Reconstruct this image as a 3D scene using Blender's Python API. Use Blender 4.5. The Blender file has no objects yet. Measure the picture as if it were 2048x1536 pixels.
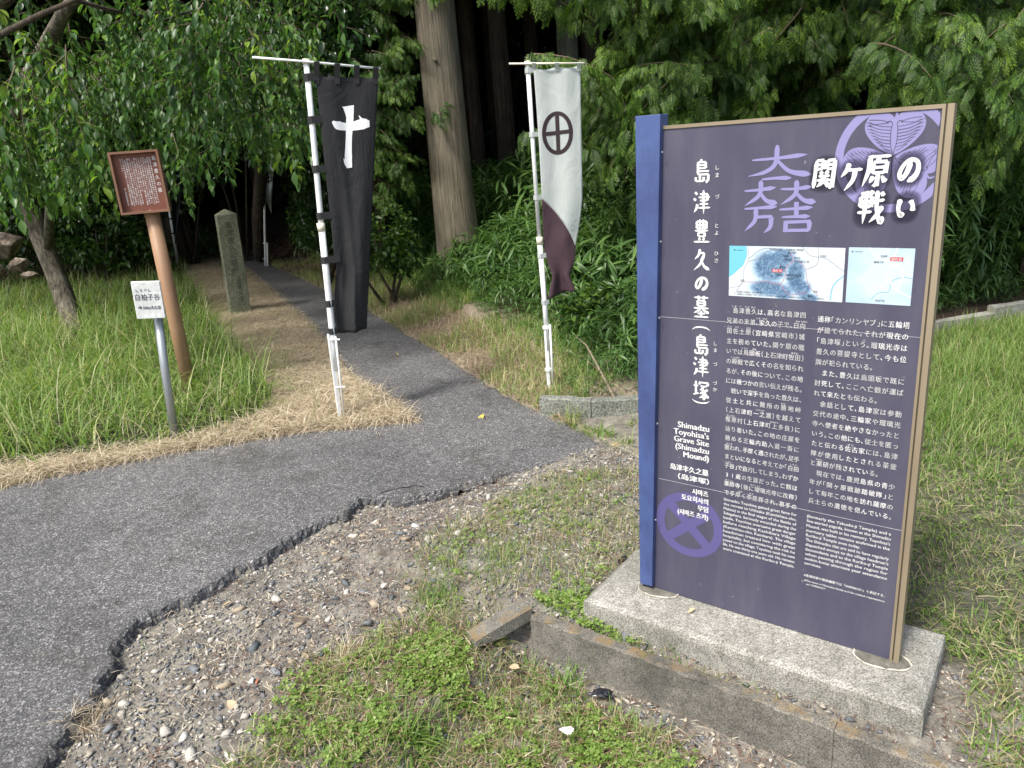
import bpy, math, random
import numpy as np
from mathutils import Vector, Matrix, Euler

random.seed(7)
RNG = np.random.default_rng(7)
S = bpy.context.scene
COL = S.collection
rad = math.radians

# ------------------------------------------------------------------ camera
F = 1510.0
CAMZ = 1.6
_up = np.array([-356, 4673, 1510.0]); _up /= np.linalg.norm(_up)
_fwd = np.array([0, 0, -1.0]); _fh = _fwd - _up * _fwd.dot(_up); _fh /= np.linalg.norm(_fh)
CM = np.array([np.cross(_fh, _up), _fh, _up])
cam_d = bpy.data.cameras.new('camera')
cam = bpy.data.objects.new('camera', cam_d); COL.objects.link(cam)
cam_d.sensor_fit = 'HORIZONTAL'; cam_d.sensor_width = 36; cam_d.lens = F / 2048 * 36
cam_d.clip_start = 0.02; cam_d.clip_end = 600
_m = Matrix(CM.tolist()).to_4x4(); _m.translation = (0, 0, CAMZ)
cam.matrix_world = _m
S.camera = cam

# ------------------------------------------------------------------ light
SUN_AZ, SUN_EL = -138.0, 57.0
w = bpy.data.worlds.new("World"); S.world = w; w.use_nodes = True
nt = w.node_tree
bgn = nt.nodes['Background']
sky = nt.nodes.new('ShaderNodeTexSky'); sky.sky_type = 'NISHITA'; sky.sun_disc = False
sky.sun_elevation = rad(SUN_EL); sky.sun_rotation = rad(SUN_AZ % 360)
sky.dust_density = 4.0; sky.air_density = 1.0
nt.links.new(sky.outputs[0], bgn.inputs[0]); bgn.inputs[1].default_value = 0.125
sd = bpy.data.lights.new('sun', 'SUN'); sd.energy = 2.5; sd.angle = rad(10.0); sd.color = (1.0, 0.965, 0.90)
sun = bpy.data.objects.new('sun', sd); COL.objects.link(sun)
_d = Vector((math.sin(rad(SUN_AZ)) * math.cos(rad(SUN_EL)), math.cos(rad(SUN_AZ)) * math.cos(rad(SUN_EL)), math.sin(rad(SUN_EL))))
sun.rotation_euler = _d.to_track_quat('Z', 'Y').to_euler(); sun.location = (-6, -2, 12)
S.view_settings.view_transform = 'Standard'; S.view_settings.look = 'None'
S.view_settings.gamma = 1; S.view_settings.use_curve_mapping = False
S.view_settings.exposure = 0.92
S.cycles.max_bounces = 8; S.cycles.transparent_max_bounces = 12

# ------------------------------------------------------------------ helpers
def ray(px, py):
    return CM @ np.array([px - 1024, -(py - 768), -F])
def gr(px, py, z=0.0):
    d = ray(px, py); return np.array([0, 0, CAMZ]) + d * ((z - CAMZ) / d[2])
def atY(px, py, Y):
    d = ray(px, py); return np.array([0, 0, CAMZ]) + d * (Y / d[1])
def onplane(px, py, p0, n):
    d = ray(px, py); o = np.array([0, 0, CAMZ]); return o + d * (np.dot(np.array(p0) - o, n) / d.dot(n))
def project(P):
    c = (np.asarray(P) - [0, 0, CAMZ]) @ CM
    return 1024 + F * c[..., 0] / -c[..., 2], 768 - F * c[..., 1] / -c[..., 2]

def link(o): COL.objects.link(o); return o
def mesh_np(name, V, T, mat=None, smooth=False):
    V = np.asarray(V, dtype=np.float32); T = np.asarray(T, dtype=np.int32)
    me = bpy.data.meshes.new(name)
    k = T.shape[1]
    me.vertices.add(len(V)); me.vertices.foreach_set('co', V.ravel())
    me.loops.add(T.size); me.loops.foreach_set('vertex_index', T.ravel())
    me.polygons.add(len(T)); me.polygons.foreach_set('loop_start', np.arange(0, T.size, k, dtype=np.int32))
    if smooth: me.polygons.foreach_set('use_smooth', np.ones(len(T), dtype=bool))
    me.update(calc_edges=True); me.validate()
    if mat: me.materials.append(mat)
    return me
def wloc(p):
    v = Vector((0, 0, 0))
    while p is not None: v += p.location; p = p.parent
    return v
def put(name, me, parent=None, kind=None, label=None, world=True):
    """link a mesh whose vertices are in world space, under its (unrotated) parent"""
    o = link(bpy.data.objects.new(name, me))
    if parent is not None:
        o.parent = parent
        if world: o.location = -wloc(parent)
    if kind: o['kind'] = kind
    if label: o['label'] = label
    return o
def empty(name, loc, label, cat, group=None):
    o = link(bpy.data.objects.new(name, None)); o.location = loc; o.empty_display_size = .1
    o['label'] = label; o['category'] = cat
    if group: o['group'] = group
    return o
def tag(o, label, cat, group=None):
    o['label'] = label; o['category'] = cat
    if group: o['group'] = group
    return o

class MB:
    def __init__(s): s.v = []; s.f = []
    def add(s, V, Fs):
        b = len(s.v); s.v += [tuple(map(float, p)) for p in V]; s.f += [tuple(i + b for i in f) for f in Fs]
    def box(s, c, sx, sy, sz, R=None, bev=0):
        c = np.array(c, float); R = np.eye(3) if R is None else np.array(R)
        if bev:
            P = []; 
            for z, k in ((-sz/2, bev), (-sz/2 + bev, 0), (sz/2 - bev, 0), (sz/2, bev)):
                a, b = sx/2 - k, sy/2 - k
                P += [(-a, -b + (bev if not k else 0), z), (-a + (bev if not k else 0), -b, z), (a - (bev if not k else 0), -b, z), (a, -b + (bev if not k else 0), z),
                      (a, b - (bev if not k else 0), z), (a - (bev if not k else 0), b, z), (-a + (bev if not k else 0), b, z), (-a, b - (bev if not k else 0), z)]
            Fs = [tuple(range(7, -1, -1)), tuple(range(24, 32))]
            for r in range(3):
                for i in range(8): j = (i + 1) % 8; Fs.append((r*8+i, r*8+j, r*8+8+j, r*8+8+i))
        else:
            P = [(x*sx/2, y*sy/2, z*sz/2) for z in (-1, 1) for x, y in ((-1, -1), (1, -1), (1, 1), (-1, 1))]
            Fs = [(3, 2, 1, 0), (4, 5, 6, 7), (0, 1, 5, 4), (1, 2, 6, 5), (2, 3, 7, 6), (3, 0, 4, 7)]
        s.add([c + R @ np.array(p) for p in P], Fs); return s
    def tube(s, pts, rs, n=10, cap=True, wob=0, seed=0):
        pts = [np.array(p, float) for p in pts]
        if not hasattr(rs, '__len__'): rs = [rs] * len(pts)
        rg = np.random.default_rng(seed); V = []; Fs = []
        t0 = pts[1] - pts[0]; a = np.cross(t0, [0.3, 1, 0.1]); a /= np.linalg.norm(a)
        lob = rg.normal(0, 1, n)
        for i, p in enumerate(pts):
            t = pts[min(i+1, len(pts)-1)] - pts[max(i-1, 0)]; t /= np.linalg.norm(t)
            a = a - t * a.dot(t); a /= np.linalg.norm(a); b = np.cross(t, a)
            for k in range(n):
                th = 2 * math.pi * k / n; r = rs[i] * (1 + wob * (.6 * lob[k] + .4 * rg.normal()))
                V.append(p + r * (a * math.cos(th) + b * math.sin(th)))
        for i in range(len(pts) - 1):
            for k in range(n): j = (k + 1) % n; Fs.append((i*n+k, i*n+j, i*n+n+j, i*n+n+k))
        if cap: Fs.append(tuple(range(n-1, -1, -1))); Fs.append(tuple((len(pts)-1)*n + k for k in range(n)))
        s.add(V, Fs); return s
    def mesh(s, name, mat=None, smooth=False):
        me = bpy.data.meshes.new(name); me.from_pydata(s.v, [], s.f); me.update()
        if mat: me.materials.append(mat)
        if smooth: me.polygons.foreach_set('use_smooth', [True] * len(me.polygons))
        return me
    def put(s, name, mat, parent=None, smooth=False, kind=None, label=None):
        return put(name, s.mesh(name, mat, smooth), parent, kind, label)

def rotz(a): c, s_ = np.cos(a), np.sin(a); return np.array([[c, -s_, 0], [s_, c, 0], [0, 0, 1.0]])
def rots(az, tilt, roll=None):
    """N rotation matrices: tilt about x, then turn about z"""
    N = len(az); ca, sa, ct, st = np.cos(az), np.sin(az), np.cos(tilt), np.sin(tilt)
    Rz = np.zeros((N, 3, 3)); Rz[:, 0, 0] = ca; Rz[:, 0, 1] = -sa; Rz[:, 1, 0] = sa; Rz[:, 1, 1] = ca; Rz[:, 2, 2] = 1
    Rx = np.zeros((N, 3, 3)); Rx[:, 0, 0] = 1; Rx[:, 1, 1] = ct; Rx[:, 1, 2] = -st; Rx[:, 2, 1] = st; Rx[:, 2, 2] = ct
    R = Rz @ Rx
    if roll is not None:
        cr, sr = np.cos(roll), np.sin(roll)
        Ry = np.zeros((N, 3, 3)); Ry[:, 0, 0] = cr; Ry[:, 0, 2] = sr; Ry[:, 1, 1] = 1; Ry[:, 2, 0] = -sr; Ry[:, 2, 2] = cr
        R = R @ Ry
    return R
def scatter(tmpl, pos, R, scale):
    """join N transformed copies of a triangle template (V,T)"""
    V, T = tmpl; N = len(pos); scale = np.asarray(scale)
    if scale.ndim == 1: scale = scale[:, None]
    P = np.einsum('nij,nkj->nki', R, V[None] * (scale[:, None, :])) + pos[:, None, :]
    TT = T[None] + (np.arange(N) * len(V))[:, None, None]
    return P.reshape(-1, 3), TT.reshape(-1, 3)
def join(parts):
    Vs, Ts, b = [], [], 0
    for V, T in parts: Vs.append(V); Ts.append(T + b); b += len(V)
    return np.concatenate(Vs), np.concatenate(Ts)
def inpoly(P, poly):
    x, y = P[:, 0], P[:, 1]; ins = np.zeros(len(P), bool); n = len(poly)
    for i in range(n):
        x1, y1 = poly[i][:2]; x2, y2 = poly[(i+1) % n][:2]
        c = ((y1 > y) != (y2 > y)); 
        if abs(y2 - y1) < 1e-12: continue
        ins ^= c & (x < (x2 - x1) * (y - y1) / (y2 - y1) + x1)
    return ins
def polydist(P, line, closed=False):
    d = np.full(len(P), 1e9); L = list(line) + ([line[0]] if closed else [])
    for a, b in zip(L[:-1], L[1:]):
        a = np.array(a[:2]); b = np.array(b[:2]); ab = b - a
        t = np.clip(((P[:, :2] - a) @ ab) / (ab @ ab), 0, 1)
        d = np.minimum(d, np.linalg.norm(P[:, :2] - a - t[:, None] * ab, axis=1))
    return d
def sst(a, b, x): t = np.clip((x - a) / (b - a), 0, 1); return t * t * (3 - 2 * t)
def vnoise(x, y, s, seed=0):
    x = x * s + seed * 17.3; y = y * s + seed * 9.1; xi = np.floor(x); yi = np.floor(y); fx = x - xi; fy = y - yi
    def h(i, j): v = np.sin(i * 127.1 + j * 311.7 + seed * 3.7) * 43758.5453; return v - np.floor(v)
    fx = fx * fx * (3 - 2 * fx); fy = fy * fy * (3 - 2 * fy)
    return (h(xi, yi) * (1 - fx) + h(xi+1, yi) * fx) * (1 - fy) + (h(xi, yi+1) * (1 - fx) + h(xi+1, yi+1) * fx) * fy

# ------------------------------------------------------------------ materials
def srgb(r, g, b): return tuple(((c/255)/12.92 if c/255 <= .04045 else ((c/255+.055)/1.055)**2.4) for c in (r, g, b)) + (1,)
def newmat(name):
    m = bpy.data.materials.new(name); m.use_nodes = True
    return m, m.node_tree, m.node_tree.nodes['Principled BSDF']
def ramp(nt, stops, interp='LINEAR'):
    r = nt.nodes.new('ShaderNodeValToRGB'); cr = r.color_ramp; cr.interpolation = interp
    while len(cr.elements) < len(stops): cr.elements.new(.5)
    for e, (p, c) in zip(cr.elements, stops): e.position = p; e.color = tuple(c[:3]) + (1,)
    return r
def noise(nt, scale, detail=6, rough=.6, coord='Object', stretch=None, dist=0):
    tc = nt.nodes.new('ShaderNodeTexCoord'); n = nt.nodes.new('ShaderNodeTexNoise')
    n.inputs['Scale'].default_value = scale; n.inputs['Detail'].default_value = detail; n.inputs['Roughness'].default_value = rough; n.inputs['Distortion'].default_value = dist
    if stretch:
        mp = nt.nodes.new('ShaderNodeMapping'); mp.inputs['Scale'].default_value = stretch
        nt.links.new(tc.outputs[coord], mp.inputs[0]); nt.links.new(mp.outputs[0], n.inputs[0])
    else: nt.links.new(tc.outputs[coord], n.inputs[0])
    return n
def mix(nt, fac, a, b, mode='MIX'):
    m = nt.nodes.new('ShaderNodeMix'); m.data_type = 'RGBA'; m.blend_type = mode
    for sock, v in ((m.inputs[0], fac), (m.inputs[6], a), (m.inputs[7], b)):
        if isinstance(v, (int, float)): sock.default_value = v
        elif isinstance(v, tuple): sock.default_value = v if len(v) == 4 else v + (1,)
        else: nt.links.new(v, sock)
    return m.outputs[2]
def bump(nt, bsdf, h, strength, dist):
    b = nt.nodes.new('ShaderNodeBump'); b.inputs['Strength'].default_value = strength; b.inputs['Distance'].default_value = dist
    nt.links.new(h, b.inputs['Height']); nt.links.new(b.outputs[0], bsdf.inputs['Normal']); return b
def pmat(name, stops, scale=8, rough=.7, bmp=0, bd=.01, stretch=None, metal=0, detail=6, spec=.5, fine=None):
    m, nt, b = newmat(name); n = noise(nt, scale, detail, stretch=stretch)
    r = ramp(nt, stops); nt.links.new(n.outputs[0], r.inputs[0]); out = r.outputs[0]
    if fine:
        n2 = noise(nt, fine[0], 3); r2 = ramp(nt, [(.35, (1-fine[1],)*3), (.65, (1+fine[1]*.6,)*3)]); nt.links.new(n2.outputs[0], r2.inputs[0])
        out = mix(nt, 1.0, out, r2.outputs[0], 'MULTIPLY')
        if bmp: bump(nt, b, n2.outputs[0], bmp, bd)
    elif bmp: bump(nt, b, n.outputs[0], bmp, bd)
    nt.links.new(out, b.inputs['Base Color'])
    b.inputs['Roughness'].default_value = rough; b.inputs['Metallic'].default_value = metal; b.inputs['Specular IOR Level'].default_value = spec
    return m
def flat(name, c, rough=.6, var=.06, metal=0, spec=.5):
    a = tuple(x * (1 - var) for x in c[:3]); d = tuple(min(1, x * (1 + var)) for x in c[:3])
    return pmat(name, [(.3, a), (.7, d)], 14, rough, metal=metal, spec=spec)
def leafmat(name, stops, trans=.35, rough=.45, spec=.4, tcol=1.6):
    m, nt, b = newmat(name)
    g = nt.nodes.new('ShaderNodeNewGeometry'); r = ramp(nt, stops)
    oi = nt.nodes.new('ShaderNodeObjectInfo')
    ad = nt.nodes.new('ShaderNodeMath'); ad.operation = 'ADD'; ml = nt.nodes.new('ShaderNodeMath'); ml.operation = 'MULTIPLY'; ml.inputs[1].default_value = .35
    m2 = nt.nodes.new('ShaderNodeMath'); m2.operation = 'MULTIPLY'; m2.inputs[1].default_value = .75
    nt.links.new(oi.outputs['Random'], ml.inputs[0]); nt.links.new(g.outputs['Random Per Island'], m2.inputs[0])
    nt.links.new(ml.outputs[0], ad.inputs[0]); nt.links.new(m2.outputs[0], ad.inputs[1]); nt.links.new(ad.outputs[0], r.inputs[0])
    nt.links.new(r.outputs[0], b.inputs['Base Color'])
    b.inputs['Roughness'].default_value = rough; b.inputs['Specular IOR Level'].default_value = spec
    t = nt.nodes.new('ShaderNodeBsdfTranslucent')
    tc = mix(nt, 1.0, r.outputs[0], (tcol, tcol * 1.05, tcol * .45), 'MULTIPLY'); nt.links.new(tc, t.inputs[0])
    ms = nt.nodes.new('ShaderNodeMixShader'); ms.inputs[0].default_value = trans
    nt.links.new(b.outputs[0], ms.inputs[1]); nt.links.new(t.outputs[0], ms.inputs[2])
    nt.links.new(ms.outputs[0], nt.nodes['Material Output'].inputs[0])
    return m

# asphalt: aggregate in a dark binder
def asphalt():
    m, nt, b = newmat('asphalt')
    tc = nt.nodes.new('ShaderNodeTexCoord')
    v = nt.nodes.new('ShaderNodeTexVoronoi'); v.inputs['Scale'].default_value = 175; nt.links.new(tc.outputs['Object'], v.inputs[0])
    v2 = nt.nodes.new('ShaderNodeTexVoronoi'); v2.inputs['Scale'].default_value = 310; nt.links.new(tc.outputs['Object'], v2.inputs[0])
    sep = nt.nodes.new('ShaderNodeSeparateColor'); nt.links.new(v.outputs['Color'], sep.inputs[0])
    sep2 = nt.nodes.new('ShaderNodeSeparateColor'); nt.links.new(v2.outputs['Color'], sep2.inputs[0])
    r = ramp(nt, [(0, (.026, .026, .028)), (.4, (.055, .055, .058)), (.72, (.10, .10, .103)), (.9, (.19, .19, .19)), (1, (.42, .41, .40))]); nt.links.new(sep.outputs[0], r.inputs[0])
    r2 = ramp(nt, [(0, (.025, .025, .027)), (.6, (.07, .07, .073)), (.9, (.14, .14, .14)), (1, (.36, .36, .34))]); nt.links.new(sep2.outputs[0], r2.inputs[0])
    c = mix(nt, .45, r.outputs[0], r2.outputs[0])
    n = noise(nt, .9, 5, .65); rn = ramp(nt, [(.3, (.86, .87, .88)), (.7, (1.60, 1.58, 1.54))]); nt.links.new(n.outputs[0], rn.inputs[0])
    c = mix(nt, 1, c, rn.outputs[0], 'MULTIPLY')
    n3 = noise(nt, 22, 4, .6); rn3 = ramp(nt, [(.35, (.8, .8, .8)), (.65, (1.15, 1.15, 1.15))]); nt.links.new(n3.outputs[0], rn3.inputs[0])
    c = mix(nt, 1, c, rn3.outputs[0], 'MULTIPLY')
    st = noise(nt, 2.3, 6, .75, dist=.8); rs_ = ramp(nt, [(.36, (.70, .69, .66)), (.47, (1, 1, 1)), (.62, (1, 1, 1)), (.72, (1.22, 1.19, 1.12))]); nt.links.new(st.outputs[0], rs_.inputs[0])
    c = mix(nt, 1, c, rs_.outputs[0], 'MULTIPLY')
    du = noise(nt, 5.5, 8, .8); rd_ = ramp(nt, [(.56, (0, 0, 0)), (.74, (.45, .45, .45))]); nt.links.new(du.outputs[0], rd_.inputs[0])
    c = mix(nt, rd_.outputs[0], c, (.15, .135, .11))
    nt.links.new(c, b.inputs['Base Color']); b.inputs['Roughness'].default_value = .85
    bump(nt, b, v.outputs['Distance'], .4, .003).invert = True
    return m
M_ASPH = asphalt()
def concrete(name, base, dark, lichen=None, sp=220):
    m, nt, b = newmat(name)
    n = noise(nt, 3.2, 8, .7); r = ramp(nt, [(.3, dark), (.62, base)]); nt.links.new(n.outputs[0], r.inputs[0])
    n2 = noise(nt, sp, 2, .6); r2 = ramp(nt, [(.38, (.5, .5, .5)), (.5, (1, 1, 1)), (.66, (1.45, 1.45, 1.42))]); nt.links.new(n2.outputs[0], r2.inputs[0])
    c = mix(nt, 1, r.outputs[0], r2.outputs[0], 'MULTIPLY')
    n4 = noise(nt, 26, 4, .7); r4 = ramp(nt, [(.3, (.72, .72, .7)), (.6, (1.06, 1.06, 1.06))]); nt.links.new(n4.outputs[0], r4.inputs[0])
    c = mix(nt, 1, c, r4.outputs[0], 'MULTIPLY')
    if lichen:
        geo = nt.nodes.new('ShaderNodeNewGeometry'); sx = nt.nodes.new('ShaderNodeSeparateXYZ'); nt.links.new(geo.outputs['True Normal'], sx.inputs[0])
        n3 = noise(nt, 13, 6, .75); r3 = ramp(nt, [(.46, (0, 0, 0)), (.66, (1, 1, 1))]); nt.links.new(n3.outputs[0], r3.inputs[0])
        rz = ramp(nt, [(.55, (0, 0, 0)), (.9, (1, 1, 1))]); nt.links.new(sx.outputs[2], rz.inputs[0])
        k = mix(nt, 1, r3.outputs[0], rz.outputs[0], 'MULTIPLY')
        c = mix(nt, k, c, lichen)
    nt.links.new(c, b.inputs['Base Color']); b.inputs['Roughness'].default_value = .9
    bump(nt, b, n2.outputs[0], .5, .003)
    return m
M_SLAB = concrete('slab_concrete', (.36, .35, .32, 1), (.15, .15, .12, 1))
M_GUT = concrete('gutter_concrete', (.21, .20, .175, 1), (.07, .066, .056, 1), (.20, .13, .045, 1))
M_WALLC = concrete('wall_concrete', (.22, .23, .20, 1), (.10, .105, .085, 1), sp=90)
M_KERB = concrete('kerb_concrete', (.27, .26, .21, 1), (.14, .13, .09, 1), (.27, .20, .09, 1), sp=120)
M_STONE = concrete('monument_stone', (.19, .195, .145, 1), (.085, .095, .055, 1), sp=120)
M_ROCK = pmat('boulder', [(.3, (.035, .028, .022)), (.5, (.13, .10, .075)), (.7, (.36, .31, .25))], 14, .95, 1.0, .05)
M_MOSS = pmat('moss', [(.3, (.04, .05, .012)), (.7, (.12, .13, .03))], 30, 1, .6, .01)

def terrain_mat():
    m, nt, b = newmat('soil')
    at = nt.nodes.new('ShaderNodeAttribute'); at.attribute_name = 'zone'
    sep = nt.nodes.new('ShaderNodeSeparateColor'); nt.links.new(at.outputs['Color'], sep.inputs[0])
    n = noise(nt, 14, 8, .75); soil = ramp(nt, [(.3, (.055, .047, .038)), (.5, (.175, .16, .133)), (.7, (.32, .30, .25))]); nt.links.new(n.outputs[0], soil.inputs[0])
    n2 = noise(nt, 60, 5, .7); st = ramp(nt, [(.3, (.12, .09, .065)), (.55, (.30, .24, .17)), (.75, (.46, .39, .29))]); nt.links.new(n2.outputs[0], st.inputs[0])
    gn = ramp(nt, [(.3, (.015, .02, .008)), (.7, (.05, .06, .02))]); nt.links.new(n.outputs[0], gn.inputs[0])
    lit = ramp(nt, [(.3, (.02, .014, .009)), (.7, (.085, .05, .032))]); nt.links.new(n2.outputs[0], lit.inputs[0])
    c = mix(nt, sep.outputs[0], soil.outputs[0], st.outputs[0])
    c = mix(nt, sep.outputs[1], c, gn.outputs[0])
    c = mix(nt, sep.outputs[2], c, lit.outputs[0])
    nt.links.new(c, b.inputs['Base Color']); b.inputs['Roughness'].default_value = 1
    bump(nt, b, n2.outputs[0], .7, .012)
    return m
M_SOIL = terrain_mat()
M_GRASS = leafmat('grass_blades', [(0, (.07, .15, .025)), (.5, (.145, .25, .05)), (.8, (.24, .34, .09)), (1, (.50, .46, .27))], .35, .5)
M_GRASS2 = leafmat('short_grass', [(0, (.09, .18, .035)), (.6, (.17, .28, .065)), (.85, (.30, .35, .13)), (1, (.50, .45, .28))], .35, .5)
M_STRAW = leafmat('straw', [(0, (.30, .24, .16)), (.5, (.56, .47, .34)), (1, (.80, .72, .58))], .2, .6, tcol=1.1)
M_DEAD = leafmat('dead_stalks', [(0, (.07, .04, .028)), (.6, (.18, .10, .07)), (1, (.42, .32, .22))], .1, .7)
M_CLOVER = leafmat('clover_leaves', [(0, (.12, .20, .035)), (.5, (.20, .31, .065)), (1, (.36, .44, .14))], .35, .5)
M_SASA = leafmat('bamboo_grass_leaves', [(0, (.03, .075, .018)), (.5, (.075, .155, .04)), (.88, (.14, .24, .065)), (1, (.36, .33, .18))], .3, .4)
M_CHERRY = leafmat('cherry_leaves', [(0, (.028, .07, .024)), (.5, (.058, .13, .036)), (.82, (.10, .20, .045)), (1, (.23, .34, .05))], .4, .38)
M_CAMEL = leafmat('glossy_leaves', [(0, (.014, .036, .012)), (.6, (.03, .065, .018)), (1, (.07, .12, .03))], .2, .25, .6)
M_BUSH = leafmat('bush_leaves', [(0, (.016, .042, .011)), (.6, (.034, .080, .017)), (1, (.12, .20, .035))], .35, .4)
M_HINOKI = leafmat('cypress_fronds', [(0, (.012, .034, .006)), (.45, (.034, .080, .011)), (.8, (.085, .17, .02)), (1, (.22, .33, .045))], .3, .55)
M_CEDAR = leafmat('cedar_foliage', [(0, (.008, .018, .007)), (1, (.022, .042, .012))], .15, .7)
def bark(name, stops, s=26, str_=(1, 1, .07)):
    m, nt, b = newmat(name); n = noise(nt, s, 6, .7, stretch=str_, dist=.5); r = ramp(nt, stops); nt.links.new(n.outputs[0], r.inputs[0])
    n2 = noise(nt, 2.2, 4); r2 = ramp(nt, [(.3, (.75, .78, .7)), (.7, (1.2, 1.15, 1.1))]); nt.links.new(n2.outputs[0], r2.inputs[0])
    nt.links.new(mix(nt, 1, r.outputs[0], r2.outputs[0], 'MULTIPLY'), b.inputs['Base Color']); b.inputs['Roughness'].default_value = .9
    bump(nt, b, n.outputs[0], 1.0, .03); return m
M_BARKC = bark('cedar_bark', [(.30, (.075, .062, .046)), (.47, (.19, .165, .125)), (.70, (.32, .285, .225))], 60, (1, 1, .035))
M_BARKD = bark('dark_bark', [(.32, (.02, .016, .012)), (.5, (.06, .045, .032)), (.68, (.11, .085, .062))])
M_BARKG = bark('grey_bark', [(.32, (.06, .065, .05)), (.68, (.24, .25, .2))], 14)
M_BARKR = bark('rough_bark', [(.35, (.03, .026, .02)), (.5, (.11, .095, .075)), (.66, (.26, .24, .2))], 22, (1, 1, .35))
M_TWIG = flat('twig', (.12, .09, .06), .9, .3)
M_WHITE = pmat('white_plastic', [(.3, (.68, .70, .68)), (.6, (.82, .83, .82))], 9, .35, fine=(60, .06))
M_CREAM = flat('cream_plastic', (.75, .70, .56), .4)

# ------------------------------------------------------------------ ground layout (metres, from the plan of the place)
PATH_L = [gr(*p)[:2] for p in ((846, 842), (800, 812), (760, 790), (700, 740), (665, 690), (640, 660), (600, 622), (560, 590), (525, 560), (500, 540), (465, 520), (430, 505))]
PATH_R = [gr(*p)[:2] for p in ((480, 505), (510, 518), (540, 530), (590, 551), (640, 575), (690, 598), (735, 620), (800, 660), (870, 700), (960, 760), (1030, 800), (1090, 830), (1150, 858), (1200, 885))]
ROAD_T = [gr(*p)[:2] for p in ((-500, 1075), (-200, 1014), (0, 975), (180, 938), (350, 905), (480, 884), (600, 865), (740, 852))]
ROAD_B = [gr(*p)[:2] for p in ((1200, 885), (1160, 903), (1110, 922), (1050, 935), (1000, 947), (930, 965), (860, 982), (780, 993), (722, 992), (700, 1008), (690, 1026), (640, 1040), (590, 1062), (550, 1090), (520, 1112), (480, 1128),
          (440, 1152), (400, 1172), (380, 1187), (340, 1200), (310, 1216), (268, 1240), (240, 1272), (220, 1300), (222, 1325), (195, 1356), (180, 1395), (150, 1422), (118, 1470), (75, 1536), (20, 1620), (-40, 1760))]
ROAD = np.array(ROAD_T + PATH_L + [(-7.6, 17.5), (-9.2, 20), (-8.2, 20.4), (-6.6, 17.6)] + PATH_R + ROAD_B[1:] + [(-1.6, .3), (-1.7, -1.5), (-9, -1.5), (-9, 3.0)])
E_ = np.array([.794, -.608]); E_ /= np.linalg.norm(E_); N_ = np.array([E_[1], -E_[0]])     # sign direction and its facing normal
BANK = [(-12, 24), (-6.2, 17), (-4.3, 13.9), (-3.1, 11.9), (-1.75, 9.6), (-.85, 8.0), (-.25, 6.8), (.12, 5.9), (.35, 5.1), (.42, 4.42), (1.7, 4.4), (3.2, 5.42), (5, 5.95), (8, 6.8), (40, 16)]
BANKPOLY = BANK + [(40, 60), (-12, 60)]
GUT0 = gr(1060, 1232)[:2]
def hgt(x, y):
    P = np.stack([x, y], 1); h = np.zeros(len(P))
    inb = inpoly(P, BANKPOLY); d = polydist(P, BANK)
    h += np.where(inb, .10 * sst(0, .12, d) + .55 * sst(.1, 2.6, d) + .04 * np.maximum(d - 3, 0), 0)
    # gravel side of the broken edge drops; the trench in front of the gutter drops more
    dr = polydist(P, ROAD_B); south = inpoly(P, [tuple(p) for p in ROAD_B] + [(-1.6, -2), (8, -2), (8, 1.2), (3, 3.0), (1.5, 3.6)])
    g = (P - GUT0); along = g @ E_; acr = g @ (-N_)         # acr > 0 behind the gutter
    front = sst(.040, .006, acr) * sst(-.18, .02, along)
    tip = np.hypot(x - ROAD_B[0][0], y - ROAD_B[0][1])
    h += np.where(south, -(.006 + .046 * sst(.15, 1.0, tip)) * (1 - .8 * sst(0, .1, acr) * sst(.1, .4, dr)) - .03 * sst(.2, 1.4, dr) * (acr < .05), 0)
    h -= np.where(south, .085 * front * sst(0, .2, along + .15), 0)
    ins = inpoly(P, ROAD); de = polydist(P, ROAD, True)
    h = np.where(ins, -.07 * sst(0, .03, de) - .004, h)
    left = (~ins) & (~inb) & (~south)
    h += np.where(left, .03 * sst(.05, .6, de) + .05 * (vnoise(x, y, .8, 3) - .5) * sst(.3, 1.5, de), 0)
    h += np.where(~ins, (vnoise(x, y, 6, 1) - .5) * .014 + (vnoise(x, y, 19, 2) - .5) * .008, 0)
    # ground rise added behind the wood to block the bright sky
    h += 13 * sst(24, 52, y)
    return h
def hz(P): P = np.atleast_2d(P); return hgt(P[:, 0].astype(float), P[:, 1].astype(float))

def grid_axis(segs):
    out = []
    for a, b, s in segs: out += list(np.arange(a, b, s))
    return np.array(out + [segs[-1][1]])
gx = grid_axis([(-60, -12, 4), (-12, -5, .3), (-5, -1.8, .08), (-1.8, 1.9, .017), (1.9, 5, .09), (5, 12, .4), (12, 60, 4)])
gy = grid_axis([(-8, 0, .8), (0, 1.2, .1), (1.2, 4.7, .018), (4.7, 9, .09), (9, 20, .3), (20, 60, 2)])
GX, GY = np.meshgrid(gx, gy); gz = hgt(GX.ravel(), GY.ravel())
V = np.stack([GX.ravel(), GY.ravel(), gz], 1); nx = len(gx)
i, j = np.meshgrid(np.arange(nx - 1), np.arange(len(gy) - 1)); a = (j * nx + i).ravel()
me = mesh_np('ground', V, np.stack([a, a + 1, a + nx + 1, a + nx], 1), M_SOIL, True)
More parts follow.
